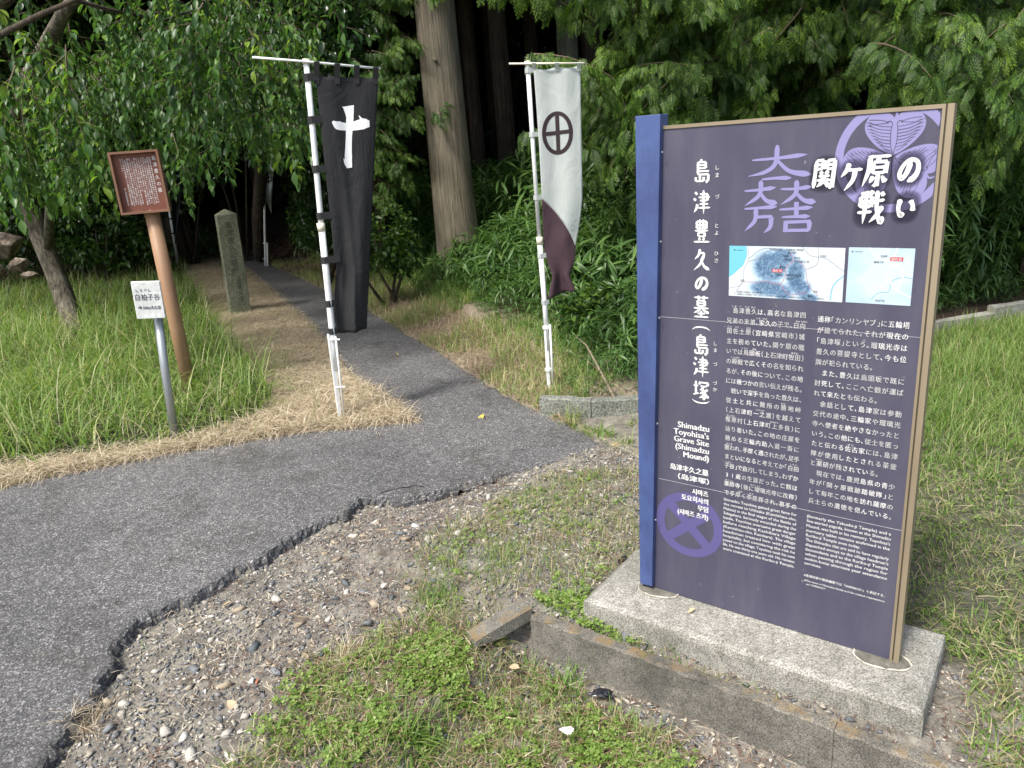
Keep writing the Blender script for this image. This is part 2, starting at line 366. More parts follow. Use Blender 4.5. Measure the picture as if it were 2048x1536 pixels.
# zones
Z_STRAW = [gr(*p)[:2] for p in ((430, 507), (500, 541), (560, 591), (640, 661), (700, 741), (760, 791), (846, 843), (740, 853), (600, 866), (350, 906), (0, 976), (-300, 1030), (-300, 985), (0, 928), (200, 900), (420, 872), (500, 850), (545, 800), (505, 735), (450, 690), (420, 640), (395, 585), (370, 545), (375, 520))]
Z_GRASSL = [gr(*p)[:2] for p in ((-500, 1000), (-300, 990), (0, 935), (200, 905), (420, 878), (510, 850), (548, 800), (505, 735), (455, 690), (425, 640), (398, 585), (368, 540), (330, 520), (240, 520), (60, 520), (-400, 540))]
P2 = V[:, :2]
zs = inpoly(P2, Z_STRAW).astype(float); zg = inpoly(P2, Z_GRASSL).astype(float)
bankm = inpoly(P2, BANKPOLY); bd = polydist(P2, BANK)
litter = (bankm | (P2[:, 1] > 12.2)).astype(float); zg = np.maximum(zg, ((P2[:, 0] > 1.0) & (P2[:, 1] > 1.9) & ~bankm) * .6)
strip = inpoly(P2, BANKPOLY) == False
band = (polydist(P2, PATH_R) < .9) & (~inpoly(P2, ROAD)) & (P2[:, 1] > 4.2)
zs = np.maximum(zs, np.where(band & (P2[:, 1] < 9), .7, 0)); litter = np.where(band & (P2[:, 1] < 8), .25, litter)
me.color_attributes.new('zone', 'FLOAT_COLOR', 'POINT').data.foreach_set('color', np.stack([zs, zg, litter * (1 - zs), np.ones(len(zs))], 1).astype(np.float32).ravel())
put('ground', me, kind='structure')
far = MB(); far.add([(-400, -60, -.6), (400, -60, -.6), (400, 500, -.6), (-400, 500, -.6)], [(0, 1, 2, 3)])
far.put('ground', M_MOSS, kind='structure')

# ------------------------------------------------------------------ road: ragged, broken asphalt edge with real thickness
def ragged(line, amp, seed, step=.02):
    rg = np.random.default_rng(seed); out = []
    L = [np.array(p) for p in line]
    for a, b in zip(L[:-1], L[1:]):
        n = max(1, int(np.linalg.norm(b - a) / step)); t = b - a; nn = np.array([-t[1], t[0]]) / max(1e-9, np.linalg.norm(t))
        for k in range(n):
            p = a + t * k / n; out.append(p + nn * (rg.normal() * amp + (vnoise(p[:1], p[1:2], 14, seed)[0] - .5) * amp * 3.4))
    out.append(L[-1]); return out
near_B = ROAD_B[:-3]
outl = list(ROAD_T) + ragged(PATH_L[:8], .010, 3, .04) + PATH_L[8:] + [np.array(p) for p in ((-7.6, 17.5), (-9.2, 20), (-8.2, 20.4), (-6.6, 17.6))] + ragged(PATH_R, .008, 4, .06)[:-1]
iB0 = len(outl); rb = ragged(ROAD_B, .0045, 5, .016); outl += rb; iB1 = len(outl)
outl += [np.array((-1.6, .3)), np.array((-1.7, -1.5)), np.array((-9, -1.5)), np.array((-9., 3.0))]
O = np.array(outl); nO = len(O)
tan = np.roll(O, -1, 0) - np.roll(O, 1, 0); nor = np.stack([tan[:, 1], -tan[:, 0]], 1); nor /= np.maximum(1e-9, np.linalg.norm(nor, axis=1))[:, None]
area = np.sum(O[:, 0] * np.roll(O[:, 1], -1) - np.roll(O[:, 0], -1) * O[:, 1])
if area < 0: nor = -nor
import bmesh
bm = bmesh.new()
rg = np.random.default_rng(11)
# sm: outward normals smoothed so that the crumbled side does not tangle
sm = nor.copy()
for _ in range(4): sm = (np.roll(sm, 1, 0) + sm + np.roll(sm, -1, 0)) / 3
inner = O - sm * .012
vi = [bm.verts.new((p[0], p[1], .0)) for p in inner]
top_f = bm.faces.new(vi)
bmesh.ops.triangulate(bm, faces=[top_f])
prev = vi
for off, z, am in ((.002, -.008, .002), (.010, -.026, .0035), (.012, -.048, .004), (.022, -.10, .003)):
    ring = []
    for k in range(nO):
        q = O[k] + sm[k] * (off + rg.normal() * am); ring.append(bm.verts.new((q[0], q[1], z + rg.normal() * am * .6)))
    for k in range(nO):
        j = (k + 1) % nO
        try: bm.faces.new((prev[k], ring[k], ring[j], prev[j]))
        except ValueError: pass
    prev = ring
bmesh.ops.recalc_face_normals(bm, faces=bm.faces)
me = bpy.data.meshes.new('road'); bm.to_mesh(me); bm.free(); me.materials.append(M_ASPH)
road = put('road', me, kind='structure')
# broken ledge of old asphalt below the edge, and crack lines cut as thin grooves of dark filler
def ledge(pts_a, pts_b, z, nm, seed, mat=M_ASPH):
    a = ragged([gr(*p, z=z)[:2] for p in pts_a], .004, seed, .02); b = ragged([gr(*p, z=z)[:2] for p in pts_b], .007, seed + 1, .02)[::-1]
    bm = bmesh.new(); pts = a + b; vs = [bm.verts.new((p[0], p[1], z)) for p in pts]; lo = [bm.verts.new((p[0], p[1], z - .07)) for p in pts]
    f = bm.faces.new(vs); bmesh.ops.triangulate(bm, faces=[f])
    for k in range(len(vs)): j = (k + 1) % len(vs); bm.faces.new((vs[k], lo[k], lo[j], vs[j]))
    bmesh.ops.recalc_face_normals(bm, faces=bm.faces); me = bpy.data.meshes.new(nm); bm.to_mesh(me); bm.free(); me.materials.append(mat)
    return put(nm, me, road)
ledge([(1165, 898), (1100, 915), (1000, 940), (900, 962), (840, 976), (790, 985)], [(1158, 912), (1105, 938), (1010, 958), (915, 985), (850, 998), (800, 1004)], -.028, 'broken_ledge', 21)
M_CRACK = flat('crack_filler', (.012, .012, .012), 1)
def crack(pts, w=.004, seed=0):
    P_ = ragged([gr(*p)[:2] for p in pts], .006, seed, .03); V = []; T = []
    for k, p in enumerate(P_):
        ww = w * (0.3 + random.random()); V += [(p[0], p[1] - ww, .0025), (p[0], p[1] + ww, .0025)]
        if k: b = 2 * k; T += [(b-2, b, b+1, b-1)]
    me = bpy.data.meshes.new('crack'); me.from_pydata(V, [], T); me.materials.append(M_CRACK); put('crack', me, road)
crack([(610, 668), (650, 650), (700, 648)], .006, 1); crack([(742, 688), (765, 684)], .005, 2); crack([(730, 995), (775, 982), (830, 972), (850, 975)], .004, 3)
crack([(575, 640), (600, 655), (650, 652)], .004, 4); crack([(960, 700), (1010, 720)], .002, 5)

# ------------------------------------------------------------------ kerbs, walls, gutter, slab
def bar2(a, b, wd, z0, z1, name, mat, parent=None, segs=14, amp=.004, seed=1, kind=None, label=None):
    """a concrete bar from a to b (ground xy), its front top edge on the line, width wd behind, slightly chipped"""
    a = np.array(a, float); b = np.array(b, float); t = b - a; L = np.linalg.norm(t); t /= L; n = np.array([-t[1], t[0]])
    if n[1] < 0: n = -n
    rg = np.random.default_rng(seed); V = []; Fs = []; c = .006
    for k in range(segs + 1):
        p = a + t * L * k / segs
        for s_, z in ((0, z0), (0, z1 - c), (c, z1), (wd - c, z1), (wd, z1 - c), (wd, z0)):
            q = p + n * (s_ + rg.normal() * amp * .5); V.append((q[0], q[1], z + rg.normal() * amp * .5))
    for k in range(segs):
        for i in range(6): j = (i + 1) % 6; Fs.append((k*6+i, k*6+j, k*6+6+j, k*6+6+i))
    Fs.append(tuple(range(5, -1, -1))); Fs.append(tuple(segs*6 + i for i in range(6)))
    m = MB(); m.add(V, Fs); o = m.put(name, mat, parent, kind=kind, label=label)
    bm = bmesh.new(); bm.from_mesh(o.data); bmesh.ops.recalc_face_normals(bm, faces=bm.faces); bm.to_mesh(o.data); bm.free(); return o
g0 = GUT0 + E_ * 0.0
t = empty('gutter_wall', (*g0, -.05), 'long stained concrete gutter wall with orange lichen along its top, in front of the purple sign slab', 'gutter')
bar2(g0, g0 + E_ * 1.02, .045, -.26, -.004, 'wall_block', M_GUT, t, 30, .004, 2)
bar2(g0 + E_ * 1.021, g0 + E_ * 2.2, .045, -.26, -.006, 'wall_block', M_GUT, t, 30, .004, 3)
# lid piece tipped over the gutter end
t = empty('concrete_lid', (-.09, 2.27, -.04), 'tilted broken grey concrete lid piece at the left end of the gutter', 'concrete piece')
pa, pb = gr(950, 1275, z=-.01)[:2], gr(1063, 1207, z=.045)[:2]
m = MB(); d = (pb - pa); dn = np.array([-d[1], d[0]]) / np.linalg.norm(d)
V = []
for p, zt, zb in ((pa, -.028, -.055), (pa + d * .45, -.002, -.05), (pa + d * .8, .016, -.03), (pb, .024, -.02)):
    for o_, z in ((0, zb), (0, zt), (.085, zt - .01), (.085, zb)): q = p + dn * o_; V.append((q[0], q[1], z))
m.add(V, [(k*4+i, k*4+(i+1) % 4, k*4+4+(i+1) % 4, k*4+4+i) for k in range(3) for i in range(4)] + [(3, 2, 1, 0), (12, 13, 14, 15)])
m.put('lid', M_GUT, t)
m = MB(); q = g0 - E_ * .05; m.box((q[0] + .02, q[1] + .05, -.1), .13, .05, .16, rotz(math.atan2(E_[1], E_[0]) + 1.2)); m.put('end_block', M_GUT, t)

BK = 1.0517                      # board unit in metres
Dc = np.array([.973, 1.54]) * BK; A_ = Dc - E_ * .995 * BK
t = empty('sign_base_slab', (*(Dc - E_ * .5 * BK), 0), 'pale speckled concrete slab carrying the purple information board', 'concrete slab')
SZ = .075
def slab():
    NX, NY = 60, 24; W1 = .995 * BK; depth = .376 * BK; bm = bmesh.new(); R = {}
    rg = np.random.default_rng(5)
    def P(u, v, z): q = A_ + E_ * u + (-N_) * v; return (q[0], q[1], z)
    for i in range(NX + 1):
        for j in range(NY + 1):
            u = W1 * i / NX; v = depth * j / NY; ed = min(u, W1 - u, v, depth - v)
            z = SZ - .010 * (1 - min(1, ed / .014)) ** 2 + (vnoise(np.array([u]), np.array([v]), 30, 4)[0] - .5) * .002
            R[i, j] = bm.verts.new(P(u, v, z))
    for i in range(NX):
        for j in range(NY): bm.faces.new((R[i, j], R[i+1, j], R[i+1, j+1], R[i, j+1]))
    per = [(i, 0) for i in range(NX)] + [(NX, j) for j in range(NY)] + [(i, NY) for i in range(NX, 0, -1)] + [(0, j) for j in range(NY, 0, -1)]
    prev = [R[k] for k in per]
    for z in (.05, .0, -.12):
        cur = []
        for (i, j) in per:
            c = R[i, j].co; cx = A_ + E_ * W1 / 2 + (-N_) * depth / 2; d = Vector((c.x - cx[0], c.y - cx[1], 0)).normalized()
            cur.append(bm.verts.new((c.x + d.x * (.004 + rg.normal() * .0012), c.y + d.y * (.004 + rg.normal() * .0012), z)))
        n = len(per)
        for k in range(n): bm.faces.new((prev[k], cur[k], cur[(k+1) % n], prev[(k+1) % n]))
        prev = cur
    bmesh.ops.recalc_face_normals(bm, faces=bm.faces)
    me = bpy.data.meshes.new('slab'); bm.to_mesh(me); bm.free(); me.materials.append(M_SLAB); return me
put('slab', slab(), t)
M_GROUT = pmat('grout_patch', [(.3, (.10, .095, .075)), (.7, (.2, .19, .16))], 30, .9, .5, .003, fine=(200, .3))
M_RIM = flat('white_rim', (.50, .48, .40), .9, .15)
BA = np.array([.423, 2.171]) * BK
for c, rx in ((BA + E_ * .012, .062), (BA + E_ * .69 * BK, .066)):
    m = MB(); n = 40; V = [(c[0], c[1], SZ + .004)]; rr = []
    for k in range(n):
        a = 2 * math.pi * k / n; r = rx * (1 + .05 * math.sin(3*a + 1) + random.gauss(0, .015)); q = c + E_ * r * 1.15 * math.cos(a) + N_ * r * .8 * math.sin(a); V.append((q[0], q[1], SZ + .004)); rr.append((q, a))
    m.add(V, [(0, 1+k, 1+(k+1) % n) for k in range(n)]); m.put('grout_patch', M_GROUT, t)
    m = MB(); m.tube([(*q, SZ + .004) for q, a in rr] + [(*rr[0][0], SZ + .004)], [.0028 * random.uniform(.15, 1.3) for _ in range(n + 1)], 5, False); m.put('grout_rim', M_RIM, t)

w1 = empty('retaining_wall', (.45, 4.28, 0), 'low weathered concrete retaining wall in bamboo grass behind the ringed-cross banner pole', 'wall')
bar2(gr(1080, 832)[:2], gr(1182, 838)[:2], .07, -.08, .115, 'wall_panel', M_WALLC, w1, 8, .004, 4)
bar2(gr(1184, 838)[:2] + [.0, .002], gr(1182, 838)[:2] + [1.5, -.08], .07, -.08, .112, 'wall_panel', M_WALLC, w1, 8, .004, 5)
w2 = empty('retaining_wall', (3.9, 5.45, 0), 'pale low concrete wall at the far right edge under the bamboo', 'wall')
bar2((2.5, 5.10), (3.60, 5.40), .07, -.08, .125, 'wall_panel', M_SLAB, w2, 8, .004, 6)
bar2((3.61, 5.405), (5.2, 5.86), .07, -.08, .17, 'wall_panel', M_SLAB, w2, 8, .004, 7)
k = empty('kerb_stone', (.55, 3.68, 0), 'short yellow-stained concrete kerb where the asphalt ends beside the sign', 'kerb')
pk = [gr(*p, z=.0)[:2] for p in ((1082, 822), (1200, 878), (1290, 926))]
bar2(pk[1], pk[2] + [.05, -.07], .055, -.1, .012, 'kerb', M_KERB, k, 12, .006, 8)
bar2(gr(870, 694)[:2] + [.0, .0], pk[1] + [-.003, .01], .03, -.05, .008, 'path_edging', M_KERB, k, 30, .006, 9)

# ------------------------------------------------------------------ lettering
_txt = {}
def text_mesh(s, bold=.0, res=2):
    bold = 0
    key = (s, bold, res)
    if key in _txt: return _txt[key]
    cu = bpy.data.curves.new('tmp', 'FONT'); cu.body = s; cu.size = 1; cu.offset = bold; cu.resolution_u = res; cu.fill_mode = 'FRONT'
    o = bpy.data.objects.new('tmp', cu); COL.objects.link(o)
    dg = bpy.context.evaluated_depsgraph_get(); me = bpy.data.meshes.new_from_object(o.evaluated_get(dg))
    n = len(me.vertices); V = np.zeros(n * 3); me.vertices.foreach_get('co', V); V = V.reshape(-1, 3)
    me.calc_loop_triangles(); T = np.zeros(len(me.loop_triangles) * 3, dtype=np.int32); me.loop_triangles.foreach_get('vertices', T); T = T.reshape(-1, 3)
    bpy.data.objects.remove(o); bpy.data.curves.remove(cu); bpy.data.meshes.remove(me)
    _txt[key] = (V[:, :2], T); return _txt[key]
def line2d(s, x0, x1, y, size, bold=.012, just=True, right=False):
    """one line of print in board coordinates: base line y, letters size high, fitted between x0 and x1"""
    V, T = text_mesh(s, bold, 1 if size < .012 else 2)
    if not len(V): return []
    w = V[:, 0].max() - V[:, 0].min(); sx = (x1 - x0) / w if just else size
    X = (V[:, 0] - V[:, 0].min()) * sx
    X = x1 - X.max() + X if right else x0 + X
    return [(np.stack([X, y + V[:, 1] * size], 1), T)]
def glyph(ch, cx, cy, sx, sy, bold=.02):
    V, T = text_mesh(ch, bold)
    if not len(V): return []
    c = np.array([(V[:, 0].max() + V[:, 0].min()) / 2, .37])
    return [(np.stack([cx + (V[:, 0] - c[0]) * sx, cy + (V[:, 1] - c[1]) * sy], 1), T)]
def catmull(P, n=6):
    P = [np.array(p, float) for p in P]
    if len(P) < 3: return [P[0] + (P[1] - P[0]) * k / n for k in range(n + 1)]
    Q = [2*P[0]-P[1]] + P + [2*P[-1]-P[-2]]; out = []
    for i in range(1, len(Q) - 2):
        for k in range(n):
            t = k / n; out.append(.5 * (2*Q[i] + (Q[i+1]-Q[i-1])*t + (2*Q[i-1]-5*Q[i]+4*Q[i+1]-Q[i+2])*t*t + (3*Q[i]-Q[i-1]-3*Q[i+1]+Q[i+2])*t**3))
    return out + [P[-1]]
def stroke(P, w, prof='brush', smooth=True, cols=1):
    """2D strip with a width profile"""
    Q = catmull(P) if smooth else [np.array(P[0], float) + (np.array(P[1]) - P[0]) * k / 6 for k in range(7)] if len(P) == 2 else [np.array(p, float) for p in P]
    n = len(Q); L = [0]
    for a, b in zip(Q[:-1], Q[1:]): L.append(L[-1] + np.linalg.norm(b - a))
    V = []; T = []
    for i, q in enumerate(Q):
        t = Q[min(i+1, n-1)] - Q[max(i-1, 0)]; t = t / max(1e-9, np.linalg.norm(t)); nn = np.array([-t[1], t[0]]); s = L[i] / max(1e-9, L[-1])
        if prof == 'brush': f = np.interp(s, [0, .06, .2, .5, .8, .95, 1], [.45, 1.15, .95, .8, .95, 1.25, .4])
        elif prof == 'taper': f = np.interp(s, [0, .08, .3, .7, 1], [.5, 1.15, 1.0, .8, .12])
        elif prof == 'swell': f = np.interp(s, [0, .1, .5, .85, 1], [.4, .7, .9, 1.35, .15])
        elif isinstance(prof, (list, tuple)): f = np.interp(s, np.linspace(0, 1, len(prof)), prof)
        else: f = 1
        for c in range(cols + 1): V.append(q + nn * w * .5 * f * (1 - 2 * c / cols))
    m = cols + 1
    for i in range(n - 1):
        for c in range(cols): a = i * m + c; T += [(a, a+1, a+m+1), (a, a+m+1, a+m)]
    return np.array(V), np.array(T)
KANJI = {
 '島': '50,1 43,12;28,12 28,62;28,13 72,13 72,37;30,25 70,25;30,37 72,37;28,49 92,49;28,62 88,62 85,88 72,93;t40,66 40,88;16,72 17,89;17,89 60,88 61,72',
 '津': '12,8 25,19;5,34 18,43;t26,58 20,76 6,92;40,17 84,17 82,43;32,30 97,29;40,43 82,43;38,57 88,57;30,73 98,72;t61,1 61,99',
 '豊': '22,9 23,39;22,9 78,9 77,39;23,39 77,38;23,24 77,24;41,0 41,38;60,0 60,38;12,48 88,47;32,55 33,72;32,56 69,55 67,72;33,72 67,71;36,77 41,89;66,76 58,89;5,95 96,94',
 '久': 't42,3 34,28 10,48;38,20 66,19 60,42;t62,30 44,66 6,95;w46,44 64,74 96,92',
 'の': '~54,20 44,58 26,80 14,64 24,36 50,16 80,24 88,52 76,76 52,90',
 '墓': '8,10 92,9;34,1 35,19;66,1 64,19;28,23 29,47;28,23 72,23 71,47;29,35 71,35;29,47 71,47;6,57 94,56;t48,47 36,66 6,80;w56,57 70,68 96,78;28,81 74,80;50,68 50,94;8,96 93,95',
 '塚': '5,34 35,33;20,10 20,72;4,77 37,68;45,12 42,28;44,17 95,16 90,30;48,34 88,33;t66,34 58,46 43,54;~54,44 74,62 74,88 62,96;t68,56 58,64 42,72;t72,68 60,82 40,92;t90,46 84,54 76,60;w74,60 84,76 99,88',
 '関': '11,5 11,97;11,6 42,5 41,34;12,20 41,19;12,34 41,33;58,5 58,34;58,6 90,5 90,95 79,91;59,20 89,19;59,34 89,33;34,41 41,51;66,40 57,51;27,57 75,56;22,71 80,70;t50,57 46,76 24,93;w52,71 62,80 80,91',
 'ケ': 't34,4 26,28 6,50;28,27 94,25;t64,27 58,62 28,96',
 '原': '10,8 94,7;t18,8 18,50 3,96;t54,10 42,23;32,24 33,57;32,24 83,23 81,57;33,40 81,39;33,56 81,55;56,57 56,95 44,88;t40,66 28,86;w70,65 88,84',
 '戦': '11,4 18,15;28,1 31,12;t50,1 41,14;9,18 10,49;9,18 50,17 49,48;10,33 49,32;10,48 49,47;3,65 56,62;t29,18 29,98;52,35 96,27;~66,1 72,52 92,94 98,76;t92,46 74,74 52,94;80,5 91,16',
 'い': '~20,20 17,54 32,82 40,68;~66,24 80,42 84,64',
 '（': '~2,98 20,62 50,48 80,62 98,98', '）': '~2,2 20,38 50,52 80,38 98,2',
}
def kanji(ch, cx, cy, sx, sy, w, shear=0.0):
    out = []
    for st in KANJI[ch].split(';'):
        prof, smth = 'brush', False
        if st[0] == 't': prof, smth, st = 'taper', True, st[1:]
        elif st[0] == 'w': prof, smth, st = 'swell', True, st[1:]
        elif st[0] == '~': prof, smth, st = ('brush' if ch not in '（）' else [.2, .9, .8, .9, .2]), True, st[1:]
        pts = [tuple(map(float, q.split(','))) for q in st.split()]
        P_ = [(cx + ((x - 50) + shear * (50 - y)) / 100 * sx, cy - (y - 50) / 100 * sy) for x, y in pts]
        dx = abs(pts[-1][0] - pts[0][0]); dy = abs(pts[-1][1] - pts[0][1]); k = .74 if (len(pts) == 2 and dx > 3 * dy) else 1.0
        if len(pts) >= 3 and not smth:   # folded stroke: two or more straight legs
            for a, b in zip(P_[:-1], P_[1:]): 
                kk = .74 if abs(a[0]-b[0]) > 3 * abs(a[1]-b[1]) else 1.0
                out.append(stroke([a, b], w * kk, [.7, 1.0, .9, 1.0, 1.0, 1.1]))
        else: out.append(stroke(P_, w * k, prof, smth))
    return out
def lay(parts, mapf, name, mat, parent, off, fat=0, kind=None):
    if fat: parts = [(V + d, T) for d in ([-fat, 0], [fat, 0], [0, fat * .7]) for V, T in parts]
    offs = np.concatenate([np.full(len(V), off + (i % 13) * .00005 + (i * 3 // max(1, len(parts))) * .0002 * (fat > 0)) for i, (V, T) in enumerate(parts)])
    V, T = join(parts); o = put(name, mesh_np(name, mapf(V, offs), T, mat), parent)
    if kind: o['kind'] = kind
    return o

# ------------------------------------------------------------------ the information board
board = empty('information_board', (*(BA + E_ * .36 * BK), SZ), 'tall purple-grey information board about a grave site, with blue side post and white Japanese text', 'sign board')
E3 = np.array([E_[0], E_[1], 0]); N3 = np.array([N_[0], N_[1], 0])
if N3[1] > 0: N3 = -N3
def bmap(V, off):
    V = np.asarray(V); u = np.clip(V[:, 0], -.03, .7085); v = np.clip(V[:, 1], .153, 1.5965)
    off = np.asarray(off, float).reshape(-1, 1)
    return np.array([BA[0], BA[1], 0]) + u[:, None] * BK * E3 + (v[:, None] * BK - .0827) * np.array([0, 0, 1]) + N3 * off
def bpt(u, v, off): return np.array([BA[0], BA[1], 0]) + E3 * u * BK + np.array([0, 0, v * BK - .0827]) + N3 * off
def bbox(u0, u1, v0, v1, o0, o1):
    m = MB(); P = [bpt(u, v, o) for o in (o0, o1) for u, v in ((u0, v0), (u1, v0), (u1, v1), (u0, v1))]
    m.add(P, [(3, 2, 1, 0), (4, 5, 6, 7), (0, 1, 5, 4), (1, 2, 6, 5), (2, 3, 7, 6), (3, 0, 4, 7)]); return m
def weathered(name, c1, c2, rough=.4, dust=(.34, .33, .33), amt=.09, streak=(3, 3, .6)):
    m, nt, b = newmat(name); n = noise(nt, 2.2, 5); r = ramp(nt, [(.3, c1), (.7, c2)]); nt.links.new(n.outputs[0], r.inputs[0])
    st = noise(nt, 3.0, 7, .7, stretch=streak); rs_ = ramp(nt, [(.42, (0, 0, 0)), (.75, (amt, amt, amt))]); nt.links.new(st.outputs[0], rs_.inputs[0])
    c = mix(nt, rs_.outputs[0], r.outputs[0], dust)
    sp = noise(nt, 46, 2, .5); rp = ramp(nt, [(.73, (0, 0, 0)), (.78, (.5, .5, .5))]); nt.links.new(sp.outputs[0], rp.inputs[0]); c = mix(nt, rp.outputs[0], c, dust)
    nt.links.new(c, b.inputs['Base Color']); rr = ramp(nt, [(.3, (rough - .1,) * 3), (.7, (rough + .2,) * 3)]); nt.links.new(st.outputs[0], rr.inputs[0]); nt.links.new(rr.outputs[0], b.inputs['Roughness']); return m
M_PANEL = weathered('purple_panel', srgb(69, 68, 86), srgb(75, 74, 93))
M_PRINT = flat('white_print', (.72, .72, .72), .5, .02)
M_CREST = flat('lilac_print', srgb(136, 133, 178), .5, .02)
M_CREST2 = flat('violet_print', srgb(88, 83, 132), .5, .02)
M_FRAME = pmat('bronze_frame', [(.3, srgb(128, 116, 96)), (.7, srgb(150, 138, 116))], 5, .45, spec=.5, stretch=(1, 1, .2))
M_FRAMED = flat('frame_groove', srgb(86, 78, 64), .6)
M_BLUE = weathered('blue_post', srgb(62, 80, 128), srgb(76, 95, 144), .42, srgb(44, 48, 88)[:3], .7, (4, 4, 2.2))
bbox(-.02, .711, .150 + .003, 1.598, -.03, 0).put('panel', M_PANEL, board)
bbox(-.02, .711, 1.598, 1.607, -.034, .003).put('frame_top', M_FRAME, board)
bbox(.711, .7175, .150 + .002, 1.607, -.034, .003).put('frame_side', M_FRAME, board)
bbox(.7175, .7215, .150 + .002, 1.604, -.030, -.003).put('frame_groove', M_FRAMED, board)
bbox(.7215, .7345, .150 + .002, 1.607, -.040, .003).put('frame_side', M_FRAME, board)
m = MB(); P = []
for o in (-.03, .022):
    P += [bpt(-.045, .168, o), bpt(-.001, .168, o), bpt(.048, 1.637, o), bpt(-.026, 1.637, o)]
m.add(P, [(3, 2, 1, 0), (4, 5, 6, 7), (0, 1, 5, 4), (1, 2, 6, 5), (2, 3, 7, 6), (3, 0, 4, 7)])
po = m.put('post', M_BLUE, board)
bv = po.modifiers.new('b', 'BEVEL'); bv.width = .0015; bv.segments = 2
m = MB(); 
for v in (.42, .75, 1.08, 1.3, 1.54): c = bpt(.008 + .033 * (v - .17) , v, .0225); m.box(c, .004, .004, .004)
m.put('rivet', flat('rivet_steel', (.3, .3, .32), .5), board)
for v in (1.078, .556): bbox(.02, .711, v, v + .0009, .0, .0006).put('seam', flat('seam', (.45, .44, .47), .5), board)

for ch, y in (('島', 343), ('津', 401), ('豊', 457), ('久', 514), ('の', 561), ('墓', 609), ('（', 652), ('島', 690), ('津', 737), ('塚', 787), ('）', 817)):
    v = 1.484 - (y - 343) * (.479 / 347)
    if ch == 'の': ks = kanji(ch, .157, v, .044, .046, .0082)
    elif ch in '（）': ks = kanji(ch, .157, v, .056, .018, .005)
    else: ks = kanji(ch, .157, v, .050, .064, .0074)
    lay(ks, bmap, 'title_character', M_PRINT, board, .0012)
parts = []
for s_, y in (('しま', 343), ('づ', 397), ('とよ', 452), ('ひさ', 506), ('しま', 690), ('づ', 734), ('づか', 775)):
    for k, c in enumerate(s_):
        parts += glyph(c, .200, 1.484 - (y - 6 + k * 14 - 343) * .00138, .0135, .0135, .02)
lay(parts, bmap, 'reading_aid_lettering', M_PRINT, board, .0012, .00012, 'stuff')
# big title with its dark printed glow
M_GLOW = []
head = [('関', .470, 1.467, .054), ('ケ', .532, 1.458, .052), ('原', .588, 1.470, .058), ('の', .655, 1.470, .050), ('戦', .580, 1.386, .060), ('い', .655, 1.386, .046)]
gm, gnt, gb = newmat('print_glow'); gb.inputs['Base Color'].default_value = srgb(52, 50, 66); gb.inputs['Roughness'].default_value = .6; gb.inputs['Alpha'].default_value = .17; gb.inputs['Specular IOR Level'].default_value = .1
for lv, gr_ in enumerate((1.36, 1.26, 1.16, 1.06)):
    for ch, u, v, s in head: 
        n = 40; a_ = np.linspace(0, 2 * np.pi, n, endpoint=False); e = 2.6
        X = u + .5 * s * gr_ * np.sign(np.cos(a_)) * np.abs(np.cos(a_)) ** (2 / e); Y = v + .62 * s * gr_ * np.sign(np.sin(a_)) * np.abs(np.sin(a_)) ** (2 / e)
        Vg = np.concatenate([[[u, v]], np.stack([X + (Y - v) * .12, Y], 1)])
        lay([(Vg, np.array([(0, 1 + k, 1 + (k + 1) % n) for k in range(n)]))], bmap, 'title_shadow', gm, board, .0009 + lv * .0003)
for ch, u, v, s in head: lay(kanji(ch, u, v, s, s * 1.32, .0105, .12), bmap, 'heading_character', M_PRINT, board, .0026)
# crest of four stacked characters
zc = lambda x, y: (1250 + x / 2.926, 180 + y / 2.926)
def zb(pts):
    out = []
    for x, y in pts:
        px, py = zc(x, y); p = onplane(px, py, (BA[0], BA[1], 0), N3); out.append((float((p - [BA[0], BA[1], 0]) @ E3) / BK, float(p[2] + .0827) / BK))
    return out
W_ = .0115; parts = []
for prof, pts in (('taper', [(893, 322), (880, 430), (820, 480), (722, 506)]), ('swell', [(745, 412), (900, 398), (1068, 376)]), ('swell', [(885, 405), (965, 475), (1092, 494)]),
                  ('swell', [(800, 524), (880, 516), (975, 514)]), ('swell', [(700, 592), (790, 584), (884, 570)]), ('taper', [(797, 530), (786, 615), (702, 678)]), ('swell', [(790, 600), (830, 648), (893, 664)]),
                  ('swell', [(912, 580), (1000, 578), (1095, 564)]), ('taper', [(1006, 528), (996, 610), (912, 672)]), ('swell', [(1000, 600), (1050, 645), (1118, 655)]),
                  ('swell', [(700, 696), (790, 690), (892, 682)]), ('taper', [(768, 696), (760, 765), (702, 826)]), ('flat', [(765, 744), (862, 740)]), ('taper', [(856, 738), (850, 800), (812, 836)]),
                  ('swell', [(903, 700), (1000, 694), (1100, 686)]), ('flat', [(1004, 655), (1003, 740)]), ('swell', [(918, 744), (1085, 738)]), ('flat', [(942, 768), (938, 832)]), ('flat', [(936, 774), (1088, 768)]), ('taper', [(1080, 768), (1076, 812), (1062, 832)]), ('flat', [(938, 822), (1074, 820)])):
    k = .72 if abs(pts[0][0] - pts[-1][0]) > 5 * abs(pts[0][1] - pts[-1][1]) else 1
    parts.append(stroke(zb(pts), W_ * k, prof, len(pts) > 2))
lay(parts, bmap, 'four_character_crest', M_CREST, board, .0006)
